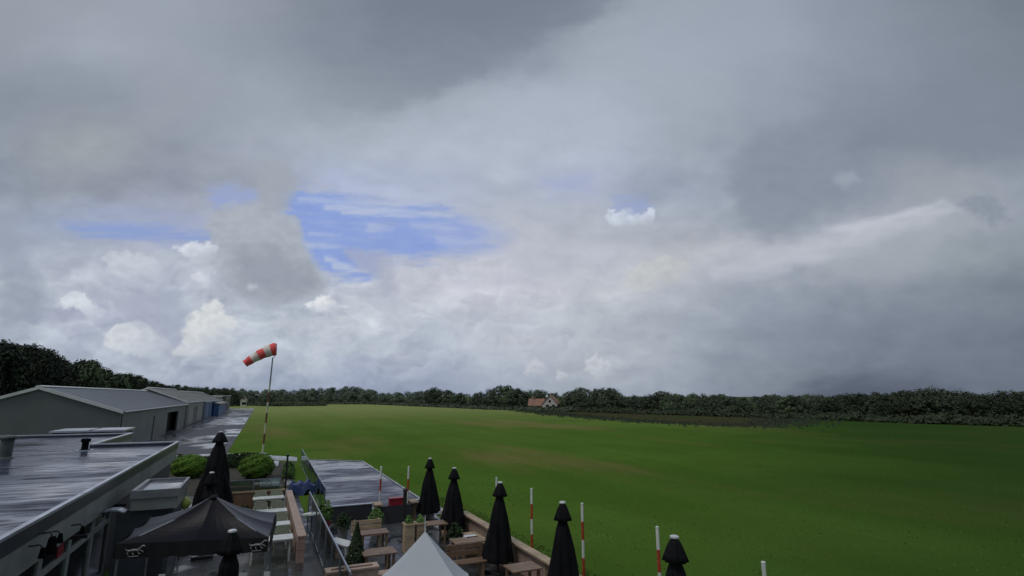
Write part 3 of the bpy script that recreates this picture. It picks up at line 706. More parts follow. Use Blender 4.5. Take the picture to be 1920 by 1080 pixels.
# left hand forest behind the hangars
FT = [(-60, 640), (0, 645), (60, 652), (95, 660), (122, 678), (136, 690), (150, 676), (185, 678), (202, 698), (235, 701), (268, 706), (282, 714), (300, 717), (322, 720), (340, 723), (380, 727), (420, 729), (450, 733)]
px = -60
while px < 448:
    f_ = (px + 60) / 508.0
    for row in range(3):
        qx = px + random.uniform(-10, 10) * (1 - f_ * .6)
        X = -34 - row * 7 - 6 * random.random()
        d = ray(qx, 742); y_ = d[1] * (X / d[0]); dist = hypot(X, y_)
        if dist > 420: dist = 420
        tp = interp(FT, qx) + random.choice([-2, 0, 3, 6, 10]) * (1 - f_ * .75) + (2 - row) * (3 - f_ * 2)
        top = P(qx, tp, d=dist); h = max(5, top.z)
        w = h * random.uniform(.38, .62) * (1 + .9 * f_)
        mk = 'foliage_b' if px < 150 or (row != 0 and px < 300) else random.choice(['foliage_b', 'foliage_a']) if px < 330 else 'foliage_d'
        if px < 260: lab, gr = 'tall dark woodland tree rising behind the nearest grey hangar', 'tall trees of the wood behind the hangars'
        else: lab, gr = 'smaller woodland tree standing behind the far hangars', 'smaller trees behind the far hangars'
        plant_tree(top.x, top.y, h, w, random.choice([0, 1, 4, 4, 3, 3]), mk, lab, 'tree', gr, 'woodland_tree')
    px += 15 * (1 - f_ * .45)


def shrub_mass(name, pts, hw, hh, mk, n, size, seed, label, cat, kind=None):
    r = random.Random(seed); mb = MB(); L = []
    for (a, b) in zip(pts, pts[1:]): L.append((Vector(b) - Vector(a)).length)
    tot = sum(L)
    for i in range(n):
        s_ = r.random() * tot; k = 0
        while k < len(L) - 1 and s_ > L[k]: s_ -= L[k]; k += 1
        p = Vector(pts[k]).lerp(Vector(pts[k + 1]), s_ / L[k]); dirv = (Vector(pts[k + 1]) - Vector(pts[k])).normalized(); nr = Vector((-dirv.y, dirv.x))
        hm = hh * (.72 + .28 * sin(p.x * .9 + p.y * .7) * sin(p.x * .31 - p.y * .23))
        o_ = r.uniform(-1, 1); z = hm * (1 - o_ * o_ * .5) * r.random() ** .6; q = p + nr * o_ * hw
        c = Vector((q.x, q.y, z)); nrm = Vector((nr.x * o_ + r.gauss(0, .5), nr.y * o_ + r.gauss(0, .5), .5 + r.gauss(0, .5))).normalized()
        a_ = nrm.orthogonal().normalized(); a_.rotate(Matrix.Rotation(r.uniform(0, 6.28), 3, nrm)); b_ = nrm.cross(a_); s2 = size * r.uniform(.6, 1.4)
        mb.poly([c + a_ * s2, c + b_ * s2 * .7, c - a_ * s2, c - b_ * s2 * .7])
    o = mb.build(name, M[mk]); tag(o, label, cat, kind=kind); return o


def gline(tab, off=0): return [(P(a_, b_, z=0).x, P(a_, b_, z=0).y) for a_, b_ in tab]


shrub_mass('undergrowth', gline([(440, 758), (560, 758), (700, 758), (820, 763), (930, 768), (1080, 772)]), 4.5, 2.0, 'foliage_d', 12000, .55, 3, 'rough scrub along the foot of the far trees', 'scrub', 'stuff')
shrub_mass('undergrowth', gline([(1060, 771), (1240, 777), (1430, 783), (1560, 787), (1740, 794), (1990, 801)]), 3.5, 2.2, 'foliage_e', 13000, .38, 4, 'tangled dark scrub along the foot of the trees on the right', 'scrub', 'stuff')
shrub_mass('undergrowth', [(-31, 90), (-31, 150), (-30, 230), (-24, 310), (-8, 330)], 3.0, 5.0, 'foliage_b', 9000, .6, 5, 'dark woodland edge behind the hangars', 'scrub', 'stuff')
shrub_mass('undergrowth', gline([(1100, 765), (1200, 767), (1300, 769)]), 5, 4.2, 'foliage_d', 7000, .5, 8, 'tall scrub behind the pale farm shed right of the orange roofed house', 'scrub', 'stuff')
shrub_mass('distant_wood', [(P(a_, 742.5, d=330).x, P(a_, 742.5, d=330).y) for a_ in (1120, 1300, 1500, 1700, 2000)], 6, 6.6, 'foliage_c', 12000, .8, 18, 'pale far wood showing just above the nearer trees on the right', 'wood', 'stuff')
shrub_mass('scrub_row', gline([(455, 760), (520, 762), (612, 761)]), 2.5, 1.7, 'foliage_d', 3000, .45, 6, 'low dark row of scrub at the far left end of the grass', 'scrub')

gt_ = MB(); q = random.Random(77)
for i in range(16000):                                         # longer grass standing above the mown sward near the terrace
    y = 4 + 46 * q.random(); x = 8.5 + (10 + y * 1.3) * q.random() ** 1.2
    if q.random() < .7: x, y = 8.4 + q.random() ** 2 * 1.6, q.uniform(5, 30)
    k = .5 + .5 * sin(x * .8 + 3 * sin(y * .35)) * sin(y * .6 + x * .15)
    hgt = q.uniform(.03, .09) * (.6 + k); a_ = q.uniform(0, pi); w_ = q.uniform(.012, .03); lx, ly = q.gauss(0, .03), q.gauss(0, .03)
    gt_.poly([(x - cos(a_) * w_, y - sin(a_) * w_, 0), (x + cos(a_) * w_, y + sin(a_) * w_, 0), (x + lx, y + ly, hgt)])
tag(gt_.build('grass_tufts', M['blades']), 'longer grass blades and weeds standing in the field beside the terrace', 'grass', kind='stuff')
dz = MB(); q = random.Random(5)
for (a_, b_) in [(880, 900), (905, 903), (895, 897), (962, 925), (970, 931), (1120, 1005), (1135, 1010)]:
    for k in range(6):
        p = P(a_ + q.gauss(0, 9), b_ + q.gauss(0, 2.5), z=.09); r_ = q.uniform(.012, .025)
        dz.poly([(p.x + r_, p.y, .09), (p.x, p.y + r_, .1), (p.x - r_, p.y, .09), (p.x, p.y - r_, .1)])
tag(dz.build('daisies', M['white']), 'scattered white daisies in the grass beyond the parasols', 'flowers', kind='stuff')

# ---------------------------------------------------------------- hangars
XW = -12.4


def hangar(name, label, y0, y1, eave, ridge, xr, mw, mr, doors, seam_dy=1.0):
    t_ = thing(name, label, 'hangar', (XW, y0, 0))
    W_ = 2 * (XW - xr); xl = -W_ ; xm = -W_ / 2; L = y1 - y0
    mb = MB()
    # side wall with a door opening cut as piers and lintels
    cur = 0.0
    for (d0, d1, dh, _) in doors:
        mb.box(-.2, 0, cur, d0, 0, eave); mb.box(-.2, 0, d0, d1, dh, eave); cur = d1
    mb.box(-.2, 0, cur, L, 0, eave)
    mb.ext([(xl, 0), (-.2, 0), (-.2, eave), (xm, ridge - .05), (xl, eave)], 'y', 0, .2)
    mb.ext([(xl, 0), (-.2, 0), (-.2, eave), (xm, ridge - .05), (xl, eave)], 'y', L - .2, L)
    mb.box(xl, xl + .2, .2, L - .2, 0, eave)
    mb.build('wall', mw, t_)
    y = 3.1
    while y < L - .3:                # upright cladding joints
        if not any(d0 - .5 < y < d1 + .5 for (d0, d1, *_r) in doors): MB().box(.0, .012, y, y + .06, .02, eave - .25).build('cladding_joint', mw, t_)
        y += 6.2
    rf = MB(); th = .12; ov = .25; sl_ = (ridge - eave) / (W_ / 2)
    rf.ext([(xm, ridge), (ov, eave - sl_ * ov), (ov, eave - sl_ * ov + th), (xm, ridge + th), (xl - ov, eave - sl_ * ov + th), (xl - ov, eave - sl_ * ov)], 'y', -.15, L + .05)
    rfo = rf.build('roof', mr, t_)
    sm_ = MB(); y = 1.0
    while y < L:
        sm_.ext([(xm, ridge + th), (ov, eave - sl_ * ov + th), (ov, eave - sl_ * ov + th + .03), (xm, ridge + th + .03)], 'y', y, y + .05); y += seam_dy
    sm_.build('roof_seam', mr, rfo)
    MB().ext([(xm - .3, ridge + th - .05), (xm + .3, ridge + th - .05), (xm + .3, ridge + th + .02), (xm, ridge + th + .1), (xm - .3, ridge + th + .02)], 'y', -.2, L + .05).build('ridge_cap', M['ridge'], rfo)
    vg = MB()
    vg.ext([(xm, ridge + th + .01), (ov + .02, eave - sl_ * ov + th + .01), (ov + .02, eave - sl_ * ov + th - .28), (xm, ridge + th - .28)], 'y', -.22, -.16)
    vg.ext([(xl - ov, eave - sl_ * ov + th + .01), (xm - .01, ridge + th + .01), (xm - .01, ridge + th - .28), (xl - ov, eave - sl_ * ov + th - .28)], 'y', -.22, -.16)
    vg.build('verge_trim', M['ridge'], rfo)
    MB().tube([(ov + .09, -.1, eave - .08), (ov + .09, L, eave - .08)], .08, 8).build('gutter', M['steel'], t_)
    for (d0, d1, dh, kind) in doors:
        dmb = MB()
        if kind == 'open': dmb.box(-.9, -.8, d0, d1, 0, dh)
        else:
            dmb.box(-.12, -.06, d0, d1, 0, dh)
        d_ = dmb.build('door', M['black'] if kind == 'open' else mw, t_)
        MB().box(.002, .05, d0 - .12, d0, 0, dh + .12).box(.002, .05, d1, d1 + .12, 0, dh + .12).box(.002, .05, d0, d1, dh, dh + .12).build('door_frame', mw, d_)
    for y in (.4, L - 1.0): MB().tube([(.12, y, eave - .1), (.12, y, .05)], .05, 6).build('downpipe', M['leg'], t_)
    return t_


hangar('hangar', 'long light grey hangar nearest the clubhouse with one open dark doorway', 64.5, 116, 4.02, 6.25, -18.9, M['hang_wall'], M['hang_roof'],
       [(19.0, 19.5, 2.9, 'slit'), (30.5, 41.5, 3.05, 'open')], 1.1)
hangar('hangar', 'second grey hangar in the row, shorter, with a paler roof and a narrow dark doorway', 116.3, 150, 4.35, 6.85, -18.7, M['hang_wall_b'], M['hang_roof_b'],
       [(4, 13.8, 3.2, 'closed'), (15.6, 17.8, 3.3, 'slit'), (19, 32, 3.2, 'closed')], 1.3)
blu = hangar('hangar', 'blue walled hangar with a grey roof, third in the row', 150.4, 214, 4.1, 6.5, -18.4, M['blue'], M['hang_roof_b'], [(6, 16, 3.2, 'closed'), (28, 44, 3.2, 'closed')], 1.5)
lean = thing('lean_to', 'small blue lean-to with a tan edged roof against the blue hangar', 'shed', (XW + .05, 176, 0))
MB().box(.2, 1.6, 0, 34, 0, 3.2).build('wall', M['blue'], lean)
MB().ext([(.2, 3.75), (1.9, 3.3), (1.9, 3.2), (.2, 3.2)], 'y', -.2, 34.2).build('roof', M['hang_roof_b'], lean)
MB().box(1.9, 2.0, -.2, 34.2, 3.0, 3.42).build('gutter', M['tan_wall'], lean)
gb = thing('storage_block', 'tall flat grey-green building at the far end of the hangar row', 'building', (XW, 236, 0))
MB().box(-10, 0, 0, 34, 0, 5.4).build('wall', M['green_wall'], gb)
MB().box(-10.2, .2, -.2, 34.2, 5.4, 5.65).build('roof', M['ridge'], gb)
MB().box(.02, .06, 6, 9, 0, 3).build('door', M['black'], gb)
for y in (14, 20, 26): MB().box(.02, .05, y, y + 2.4, 2.6, 3.8).build('window', M['pane'], gb)
wr = thing('storage_block', 'low shed with a white roof edge behind the blue hangar', 'shed', (-16.5, 224, 0))
MB().box(-9, 3.0, 0, 9, 0, 5.0).build('wall', M['hang_wall_b'], wr); MB().box(-9.2, 3.2, -.3, 9.2, 5.0, 5.5).build('roof', M['ridge'], wr)

# ---------------------------------------------------------------- distant houses
def house(name, label, c, rz, w, l, eave, ridge, wm, rm, extra=True):
    h_ = thing(name, label, 'house', (c.x, c.y, 0), rz)
    MB().ext([(-w / 2, 0), (w / 2, 0), (w / 2, eave), (0, ridge - .1), (-w / 2, eave)], 'y', 0, l).build('wall', wm, h_)
    s_ = (ridge - eave) / (w / 2); o_ = .4
    r_ = MB().ext([(0, ridge), (w / 2 + o_, eave - s_ * o_), (w / 2 + o_, eave - s_ * o_ + .2), (0, ridge + .22), (-w / 2 - o_, eave - s_ * o_ + .2), (-w / 2 - o_, eave - s_ * o_)], 'y', -.35, l + .3).build('roof', rm, h_)
    MB().box(-.35, .35, l * .6, l * .6 + .8, ridge - .6, ridge + .9).build('chimney', M['brick'], r_)
    for x in (-w * .28, w * .12):
        f_ = MB().box(x, x + 1.3, -.06, -.01, 1.0, 2.3).build('window', M['render'], h_); MB().box(x + .12, x + 1.18, -.09, -.062, 1.1, 2.2).build('pane', M['pane'], f_)
    f_ = MB().box(-.5, .5, -.06, -.01, eave + .3, eave + 1.4).build('window', M['render'], h_); MB().box(-.4, .4, -.09, -.062, eave + .4, eave + 1.3).build('pane', M['pane'], f_)
    return h_


hp = P(1031, 770, z=0)
house('house', 'white gabled house with an orange tiled roof before the distant trees', hp, -YAW - radians(12), 5.6, 9, 2.6, 5.6, M['render'], M['tile'])
h2 = P(1020, 769.3, z=0)
house('house', 'low brick wing with an orange roof left of the white gable', h2, -YAW + radians(80), 5.0, 5.6, 2.0, 4.2, M['brick'], M['tile'])
h3 = P(1216, 771, z=0)
house('house', 'low pale farm shed among the trees right of the orange roofed house', h3, -YAW + radians(85), 6, 9, 2.0, 3.4, M['render'], M['hang_roof_b'])
h4 = P(457, 752, z=0) ; h4d = P(457, 745, d=310)
house('house', 'tiny white gabled house among the trees beyond the end of the apron', Vector((h4d.x, h4d.y, 0)), -YAW + radians(20), 2.6, 3.4, 3.4, 4.9, M['render'], M['hang_roof_b'])

# ---------------------------------------------------------------- windsock
ws = thing('windsock', 'red and white striped windsock on a tall banded mast at the edge of the grass', 'windsock', (.52, 58.2, 0))
MB().box(-.35, .35, -.35, .35, 0, .12).build('footing', M['path'], ws)
zz = .12; H_ = [.85, .95, 1.0, .95, 1.0, .95, 1.0, .95][:7]
for i, hgt in enumerate(H_):
    MB().tube([(.018 * zz, 0, zz), (.018 * (zz + hgt), 0, zz + hgt)], .085, 10).build('mast_band', M['mast_white'] if i % 2 == 0 else M['mast_red'], ws); zz += hgt
MB().tube([(.018 * zz, 0, zz), (.018 * 9.2, 0, 9.2)], [.075, .06], 10).build('mast', M['steel'], ws)
MB().tube([(.166, 0, 9.2), (.30, 0, 9.25), (.36, 0, 9.6)], .03, 8).tube([(.36, 0, 9.6), (.38, 0, 10.5)], .025, 8).build('swivel_arm', M['steel'], ws)
MB().tube([(.40 + .06 * cos(a_), .58 * cos(a_), 10.0 + .60 * sin(a_)) for a_ in [2 * pi * k / 24 for k in range(25)]], .022, 6).build('hoop', M['steel'], ws)
path = []; rads = []
for k in range(31):
    f_ = k / 30.0
    path.append(Vector((.42 - .45 * f_ - 2.25 * f_ ** 1.05, 0, 10.05 - .10 * f_ - 1.42 * f_ ** 1.55))); rads.append(.60 - .22 * f_ + .02 * sin(f_ * 25) - (.10 * max(0, 1 - f_ * 14)))
bands = [(0, 6, 'sock_red'), (6, 12, 'sock_white'), (12, 18, 'sock_red'), (18, 24, 'sock_white'), (24, 30, 'sock_red')]
for a_, b_, m_ in bands:
    mb = MB(); seg = 20; n0 = 0
    for i in range(a_, b_ + 1):
        d = (path[min(i + 1, 30)] - path[max(i - 1, 0)]).normalized(); sid = Vector((0, 1, 0)); up = d.cross(sid).normalized()
        for k in range(seg):
            th = 2 * pi * k / seg; rr_ = 1.1 * rads[i] * (1 + .05 * sin(3 * th + i * .8) * (i / 30.0)); mb.v.append(tuple(path[i] + sid * cos(th) * rr_ + up * sin(th) * rr_ * (1 - .15 * i / 30)))
    for i in range(b_ - a_):
        for k in range(seg): j = (k + 1) % seg; mb.f.append((i * seg + k, i * seg + j, (i + 1) * seg + j, (i + 1) * seg + k))
    mb.build('sock_band', M[m_], ws, smooth=True)

# ---------------------------------------------------------------- clubhouse
ch = thing('clubhouse', 'low clubhouse with a wet flat roof, grey fascia and glazed front', 'building', (-3.83, 5, 0))
# local coordinates: x to the right of the front fascia, y away from y=5
Z = 2.95
MB().prism([(-30, -3), (-.15, -3), (-.15, 29.2), (-3.75, 29.2), (-3.75, 38.3), (-30, 38.3)], 2.6, Z).build('roof', M['roof'], ch)
cp = MB()
cp.box(-.08, .03, -3, 29.4, 3.06, 3.12).box(-.16, -.08, -3, 29.2, 3.03, 3.06).box(-3.85, -.08, 29.2, 29.4, 3.0601, 3.1201).box(-3.85, -3.65, 29.4, 38.5, 3.06, 3.12).box(-30, -3.85, 38.3, 38.5, 3.06, 3.12)
cp.build('coping', M['coping'], ch)
cb = MB(); cb.box(-.14, .0, -3, 29.38, 2.76, 3.06).box(-3.83, -.14, 29.22, 29.38, 2.76, 3.06).box(-3.83, -3.67, 29.38, 38.48, 2.76, 3.06).box(-30, -3.83, 38.32, 38.48, 2.76, 3.06)
cb.build('parapet', M['fascia_dark'], ch)
cbw = MB(); cbw.box(-.12, -.03, -3, 29.3, 2.2, 2.76).box(-3.8, -.12, 29.2, 29.3, 2.2, 2.76).box(-3.8, -3.7, 29.3, 38.4, 2.2, 2.76)
cbw.build('fascia_board', M['fascia'], ch)
for y in (6.2, 12.2, 18.0, 23.6): MB().box(-.085, .035, y, y + .06, 3.055, 3.135).build('coping_joint', M['coping'], ch)
MB().box(-4.0, -.45, 29.0, 29.15, 0, 2.6).box(-4.0, -3.9, 29.15, 38.2, 0, 2.6).box(-.4, -.2, 16.42, 29.0, 0, 2.2).build('wall', M['wall'], ch)
MB().box(-30, -.13, -2.9, -2.75, 0, 2.6).box(-30, -4.0, 38.0, 38.2, 0, 2.6).build('wall', M['wall'], ch)
# glazed front
ys = [.3, 2.3, 4.3, 6.3, 8.3, 10.3, 12.3, 14.4, 16.35]
for a_, b_ in zip(ys, ys[1:]):
    wn = MB().box(-.26, -.14, a_, a_ + .13, .1, 2.2).box(-.26, -.14, b_ - .13, b_, .1, 2.199).box(-.25, -.15, a_ + .13, b_ - .13, 1.66, 1.79).box(-.25, -.15, a_ + .13, b_ - .13, .1, .22).box(-.25, -.15, a_ + .13, b_ - .13, 2.12, 2.2).build('window', M['frame'], ch)
    MB().box(-.21, -.19, a_ + .13, b_ - .13, .22, 1.66).box(-.21, -.19, a_ + .13, b_ - .13, 1.79, 2.12).build('pane', M['pane'], wn)
MB().box(-.26, -.14, -3, 16.4, 0, .1).build('plinth', M['wall'], ch)
for y in (3.4, 7.4, 12.0, 16.2): MB().box(-.2, .25, y, y + .04, 2.10, 2.18).build('awning_bracket', M['leg'], ch)
# roof furniture
vt = tag(MB().lathe([(.30, 0), (.28, .05), (.21, .08), (.22, .75), (.30, .78), (.32, .84), (.30, .90), (.05, .95)], 20).build('roof_vent', M['vent'], loc=(-9.45, 29.7, Z), smooth=False), 'grey round ventilation flue with a wider cap on the flat roof', 'vent')
v2 = thing('roof_vent', 'small black box vent standing on the flat roof', 'vent', (-7.45, 32.5, Z))
MB().lathe([(.24, 0), (.24, .04), (.14, .06), (.14, .38), (.2, .4), (.2, .52), (.12, .55)], 12).build('cowl', M['black'], v2)
MB().box(-.32, .32, -.32, .32, 0, .03).build('collar', M['coping'], v2)
rs = thing('rooflight', 'low flat white topped rooflight at the back of the clubhouse roof', 'rooflight', (-10.2, 45.2, 0))
MB().box(-2.0, 1.8, 0, 3.0, 0, 3.12).build('upstand', M['wall'], rs); MB().box(-2.15, 1.95, -.15, 3.15, 3.12, 3.24).build('cover', M['coping'], rs); MB().box(-.04, .04, -.16, 3.16, 3.241, 3.27).build('glazing_bar', M['leg'], rs)

# fixtures on the fascia
def spot(label, y, s_, low):
    o = thing('floodlight', label, 'lamp', (-3.80, y, low), 0, 'black floodlights on the clubhouse fascia')
    MB().tube([(-.02, 0, .34 * s_), (.16, 0, .36 * s_), (.20, 0, .26 * s_)], .018, 6).build('bracket', M['leg'], o)
    MB().lathe([(.05 * s_, .26 * s_), (.085 * s_, .20 * s_), (.10 * s_, .05 * s_), (.13 * s_, -.08 * s_), (.12 * s_, -.12 * s_), (.02, -.13 * s_)][::-1], 12, c=(.21, 0, 0)).build('lamp_body', M['black'], o)
    return o
spot('large black floodlight, biggest of the cluster on the clubhouse fascia', 14.35, .85, 2.50)
spot('slim black floodlight left of the largest one on the clubhouse fascia', 13.85, .5, 2.50)
spot('small black floodlight just right of the largest one on the clubhouse fascia', 14.85, .5, 2.54)
spot('single black floodlight farther along the fascia above the red notice', 16.5, .45, 2.36)
rn = tag(MB().box(-.03, .0, -.22, .22, -.16, .16).build('notice', M['redbox'], loc=(-4.0, 16.75, 1.95)), 'dark red notice stuck inside the upper clubhouse window', 'notice')

# porch with its small flat roof
po = thing('porch', 'small porch with a pale wet flat roof joined to the clubhouse front', 'porch', (-3.35, 20.1, 0))
MB().box(.14, 1.22, .14, 2.5, 2.45, 2.62).build('roof', M['porch'], po)
MB().box(.02, 1.30, .0, .08, 2.46, 2.70).box(1.22, 1.30, .08, 2.5, 2.46, 2.70).box(.02, 1.30, 2.5, 2.58, 2.46, 2.70).box(.02, .14, .14, 2.5, 2.46, 2.70).build('roof_edge', M['coping_dull'], po)
MB().box(.06, 1.26, .04, .2, 2.12, 2.455).box(1.14, 1.26, .2, 2.5, 2.12, 2.455).build('fascia_board', M['fascia'], po)
MB().box(-.3, 1.16, .25, .35, 0, 2.12).box(1.06, 1.16, .35, 2.4, 0, 2.12).build('wall', M['wall_blue'], po)
MB().box(.65, 1.02, .20, .245, 0, 2.0).build('door', M['wall'], po)
bl_ = thing('awning', 'small pale curved awning over the clubhouse side door', 'awning', (-3.80, 19.6, 2.22))
MB().ext([(0, .06), (.15, .10), (.35, .08), (.50, .01), (.50, -.02), (.34, .04), (.15, .06), (0, .03)], 'y', -.22, .22).build('shell', M['coping'], bl_)
MB().box(0, .04, -.3, .3, -.08, .05).build('bracket', M['leg'], bl_)
lb = thing('ball_lamp', 'lime yellow ball on a thin stake beside the porch', 'ball', (-2.12, 22.6, .03))
MB().lathe([(.02, 1.62), (.11, 1.65), (.17, 1.73), (.20, 1.82), (.17, 1.91), (.11, 1.99), (.02, 2.02)], 18).build('ball', M['lime'], lb, smooth=True)
MB().tube([(0, 0, 0), (0, 0, 1.63)], .02, 6).build('stake', M['leg'], lb)


# ---------------------------------------------------------------- closed parasols
def parasol(name, label, loc, top=2.8, wide=.33, group='closed black parasols', seed=1, hem=.75, tie=None, rz=0, sc=1.0):
    t_ = thing(name, label, 'parasol', loc, rz, group)
    r = random.Random(seed); ph = r.random() * 6; t_.rotation_euler = (r.uniform(-.018, .018), r.uniform(-.018, .018), rz)
    MB().box(-.33, .33, -.33, .33, 0, .09).build('base', M['leg'], t_, bevel=.02)
    MB().tube([(0, 0, .09), (0, 0, top - .06)], .027, 10).build('pole', M['leg'], t_)
    T = top - .07; L = T - hem
    prof = [(.045, T), (.085, T - .05), (.13, T - .14), (.19, T - .30), (.225, T - .40)]
    body = [(.105, T - .33), (.115, T - .45), (.15 + .02, T - .62), (wide * .62, T - L * .45), (wide * .80, T - L * .65), (wide * 1.0, T - L * .85), (wide * 1.12, hem + .04), (wide * 1.10, hem)]
    fold = lambda a, i, z: 1 + .10 * abs(sin(4 * a + ph)) - .05 + .03 * sin(7 * a + z * 3 + ph)
    MB().lathe([(q * sc, z) for q, z in prof][::-1], 32, fn=lambda a, i, z: 1 + .10 * cos(8 * a)).build('vent_flap', M['cloth'], t_, smooth=True)
    can = MB(); pr_ = [(q * (sc if k_ < 3 else 1), z) for k_, (q, z) in enumerate(body)][::-1]
    dense = []
    for (a1, z1), (a2, z2) in zip(pr_, pr_[1:]):
        for k in range(5): f_ = k / 5; dense.append((a1 + (a2 - a1) * f_, z1 + (z2 - z1) * f_))
    dense.append(pr_[-1])
    def fold2(a, i, z):
        w_ = (T - z) / L
        return 1 + (.22 * (abs(sin(4 * a + ph + .5 * sin(z * 1.3))) - .6) + .06 * sin(11 * a + z * 4)) * min(1, .25 + w_)
    can.lathe(dense, 64, fn=fold2)
    can.build('canopy', M['cloth'], t_, smooth=True)
    MB().lathe([(.082, T - .005), (.085, T + .025), (.06, T + .04), (.02, T + .045)], 14).build('cap', M['cap'], t_)
    return t_


RR = [(7.15, 24.4, 2.74, 'closed black parasol farthest along the right edge of the timber terrace'),
      (7.15, 21.1, 2.70, 'closed black parasol second farthest along the terrace, beside the wooden wall end'),
      (7.15, 16.6, 2.78, 'closed black parasol in the middle of the terrace row, hiding a striped pole'),
      (7.15, 12.5, 2.86, 'closed black parasol just left of the fourth striped pole in the grass'),
      (7.22, 8.5, 2.92, 'nearest closed black parasol, lowest at the right, just right of a striped pole')]
for i, (x, y, tp_, lab) in enumerate(RR): parasol('parasol', lab, (x, y, .10), tp_ - .06, .43, seed=i, hem=.36, rz=i)
parasol('parasol', 'very tall closed black parasol on the patio behind the gazebo', (-1.45, 25.5, .03), 4.08, .62, seed=11, hem=1.2, sc=1.25)
parasol('parasol', 'shorter closed black parasol standing close in front of the tallest one on the patio', (-1.40, 22.6, .03), 2.84, .46, seed=12, hem=.9)
parasol('parasol', 'closed black parasol right in front of the black gazebo roof', (-.33, 12.9, .03), 2.84, .30, seed=13, hem=.6)

# ---------------------------------------------------------------- red and white poles
def rw_pole(label, x, y, h, first=0, z0=0.0):
    t_ = thing('marker_pole', label, 'pole', (x, y, z0), 0, 'red and white poles around the terrace')
    z = h; k = first
    while z > 0:
        a_ = max(0, z - .52)
        MB().tube([(0, 0, a_), (0, 0, z - .001)], .042, 12).build('pole_band', M['white'] if k % 2 == 0 else M['red'], t_); z = a_; k += 1
    MB().lathe([(.046, h - .0), (.046, h + .015), (.02, h + .03)], 10).build('end_cap', M['white'], t_)
    return t_


for i, (x, y, h, lab) in enumerate([(5.22, 25.6, 2.32, 'thin red and white pole left of the red box at the terrace gate'),
                                    (6.36, 25.1, 2.32, 'thin red and white pole right of the red box at the terrace gate'),
                                    (9.35, 21.9, 2.08, 'red and white pole almost hidden behind the middle black parasol'),
                                    (9.35, 18.6, 2.12, 'red and white pole standing in the grass between the middle and fourth parasols'),
                                    (9.35, 15.1, 2.20, 'red and white pole standing right beside the fourth parasol'),
                                    (9.35, 11.55, 2.24, 'red and white pole directly left of the nearest parasol'),
                                    (9.35, 8.35, 2.24, 'red and white pole of which only the white tip shows at the bottom right'),
                                    (9.1, 7.85, 2.10, 'lowest white pole tip at the bottom right edge of the view')]):
    rw_pole(lab, x, y, h)


# ---------------------------------------------------------------- gazebo
gz = thing('gazebo', 'black pop-up gazebo with pale emblems on its valance on the patio', 'gazebo', (0, 0, .03))
FL, FR, BR, BL = Vector((-2.60, 14.9, 2.32)), Vector((.42, 14.1, 2.32)), Vector((.62, 16.9, 2.32)), Vector((-2.4, 17.6, 2.32))
AP = Vector((-.84, 15.2, 3.14))
cn = [FL, FR, BR, BL]
roofm = MB()
for k in range(4):
    a_, b_ = cn[k], cn[(k + 1) % 4]; n_ = 12; m0 = (a_ + b_) / 2
    for i in range(n_):
        for j in range(n_):
            def pt(i_, j_):
                s_ = i_ / n_; w_ = j_ / n_         # s: apex->edge, w: across
                e = a_.lerp(b_, w_); q = AP.lerp(e, s_)
                q = q.copy(); q.z -= .10 * sin(pi * s_) ; q.z -= .05 * s_ * abs(sin(2 * pi * w_)); q.z += .02 * s_ * max(0, 1 - abs(2 * w_ - 1) * 4)
                return q
            if i == 0: roofm.poly([AP, pt(1, j), pt(1, j + 1)])
            else: roofm.poly([pt(i, j), pt(i + 1, j), pt(i + 1, j + 1), pt(i, j + 1)])
cano = roofm.build('canopy', M['gaz'], gz)
for k in range(4):
    a_, b_ = cn[k], cn[(k + 1) % 4]; n_ = 24; v_ = MB(); out_ = ((a_ + b_) / 2 - AP); out_.z = 0; out_.normalize()
    for j in range(n_):
        p, q = a_.lerp(b_, j / n_), a_.lerp(b_, (j + 1) / n_)
        def lo(p_, jj): return p_ + out_ * (.03 + .015 * sin(jj * 1.9)) - Vector((0, 0, .30 + .012 * sin(jj * 2.6)))
        v_.poly([p + out_ * .012, q + out_ * .012, lo(q, j + 1), lo(p, j)])
    v_.build('valance', M['gaz_val'], gz)
for c_ in cn:
    q = c_.lerp(AP, .03); MB().box(q.x - .02, q.x + .02, q.y - .02, q.y + .02, 0, 2.30).box(q.x - .07, q.x + .07, q.y - .07, q.y + .07, 0, .02).build('leg', M['steel'], gz)
    MB().tube([c_.lerp(AP, .02) - Vector((0, 0, .06)), AP - Vector((0, 0, .16))], .014, 6).build('roof_strut', M['steel'], gz)
for k in range(4): MB().tube([cn[k].lerp(cn[(k + 1) % 4], .02) - Vector((0, 0, .16)), cn[k].lerp(cn[(k + 1) % 4], .5) - Vector((0, 0, .34)), cn[k].lerp(cn[(k + 1) % 4], .98) - Vector((0, 0, .16))], .012, 6).build('truss', M['steel'], gz)
MB().lathe([(.10, -.045), (.05, .0), (.02, .012)], 16, c=tuple(AP)).build('peak_patch', M['gaz_val'], gz)


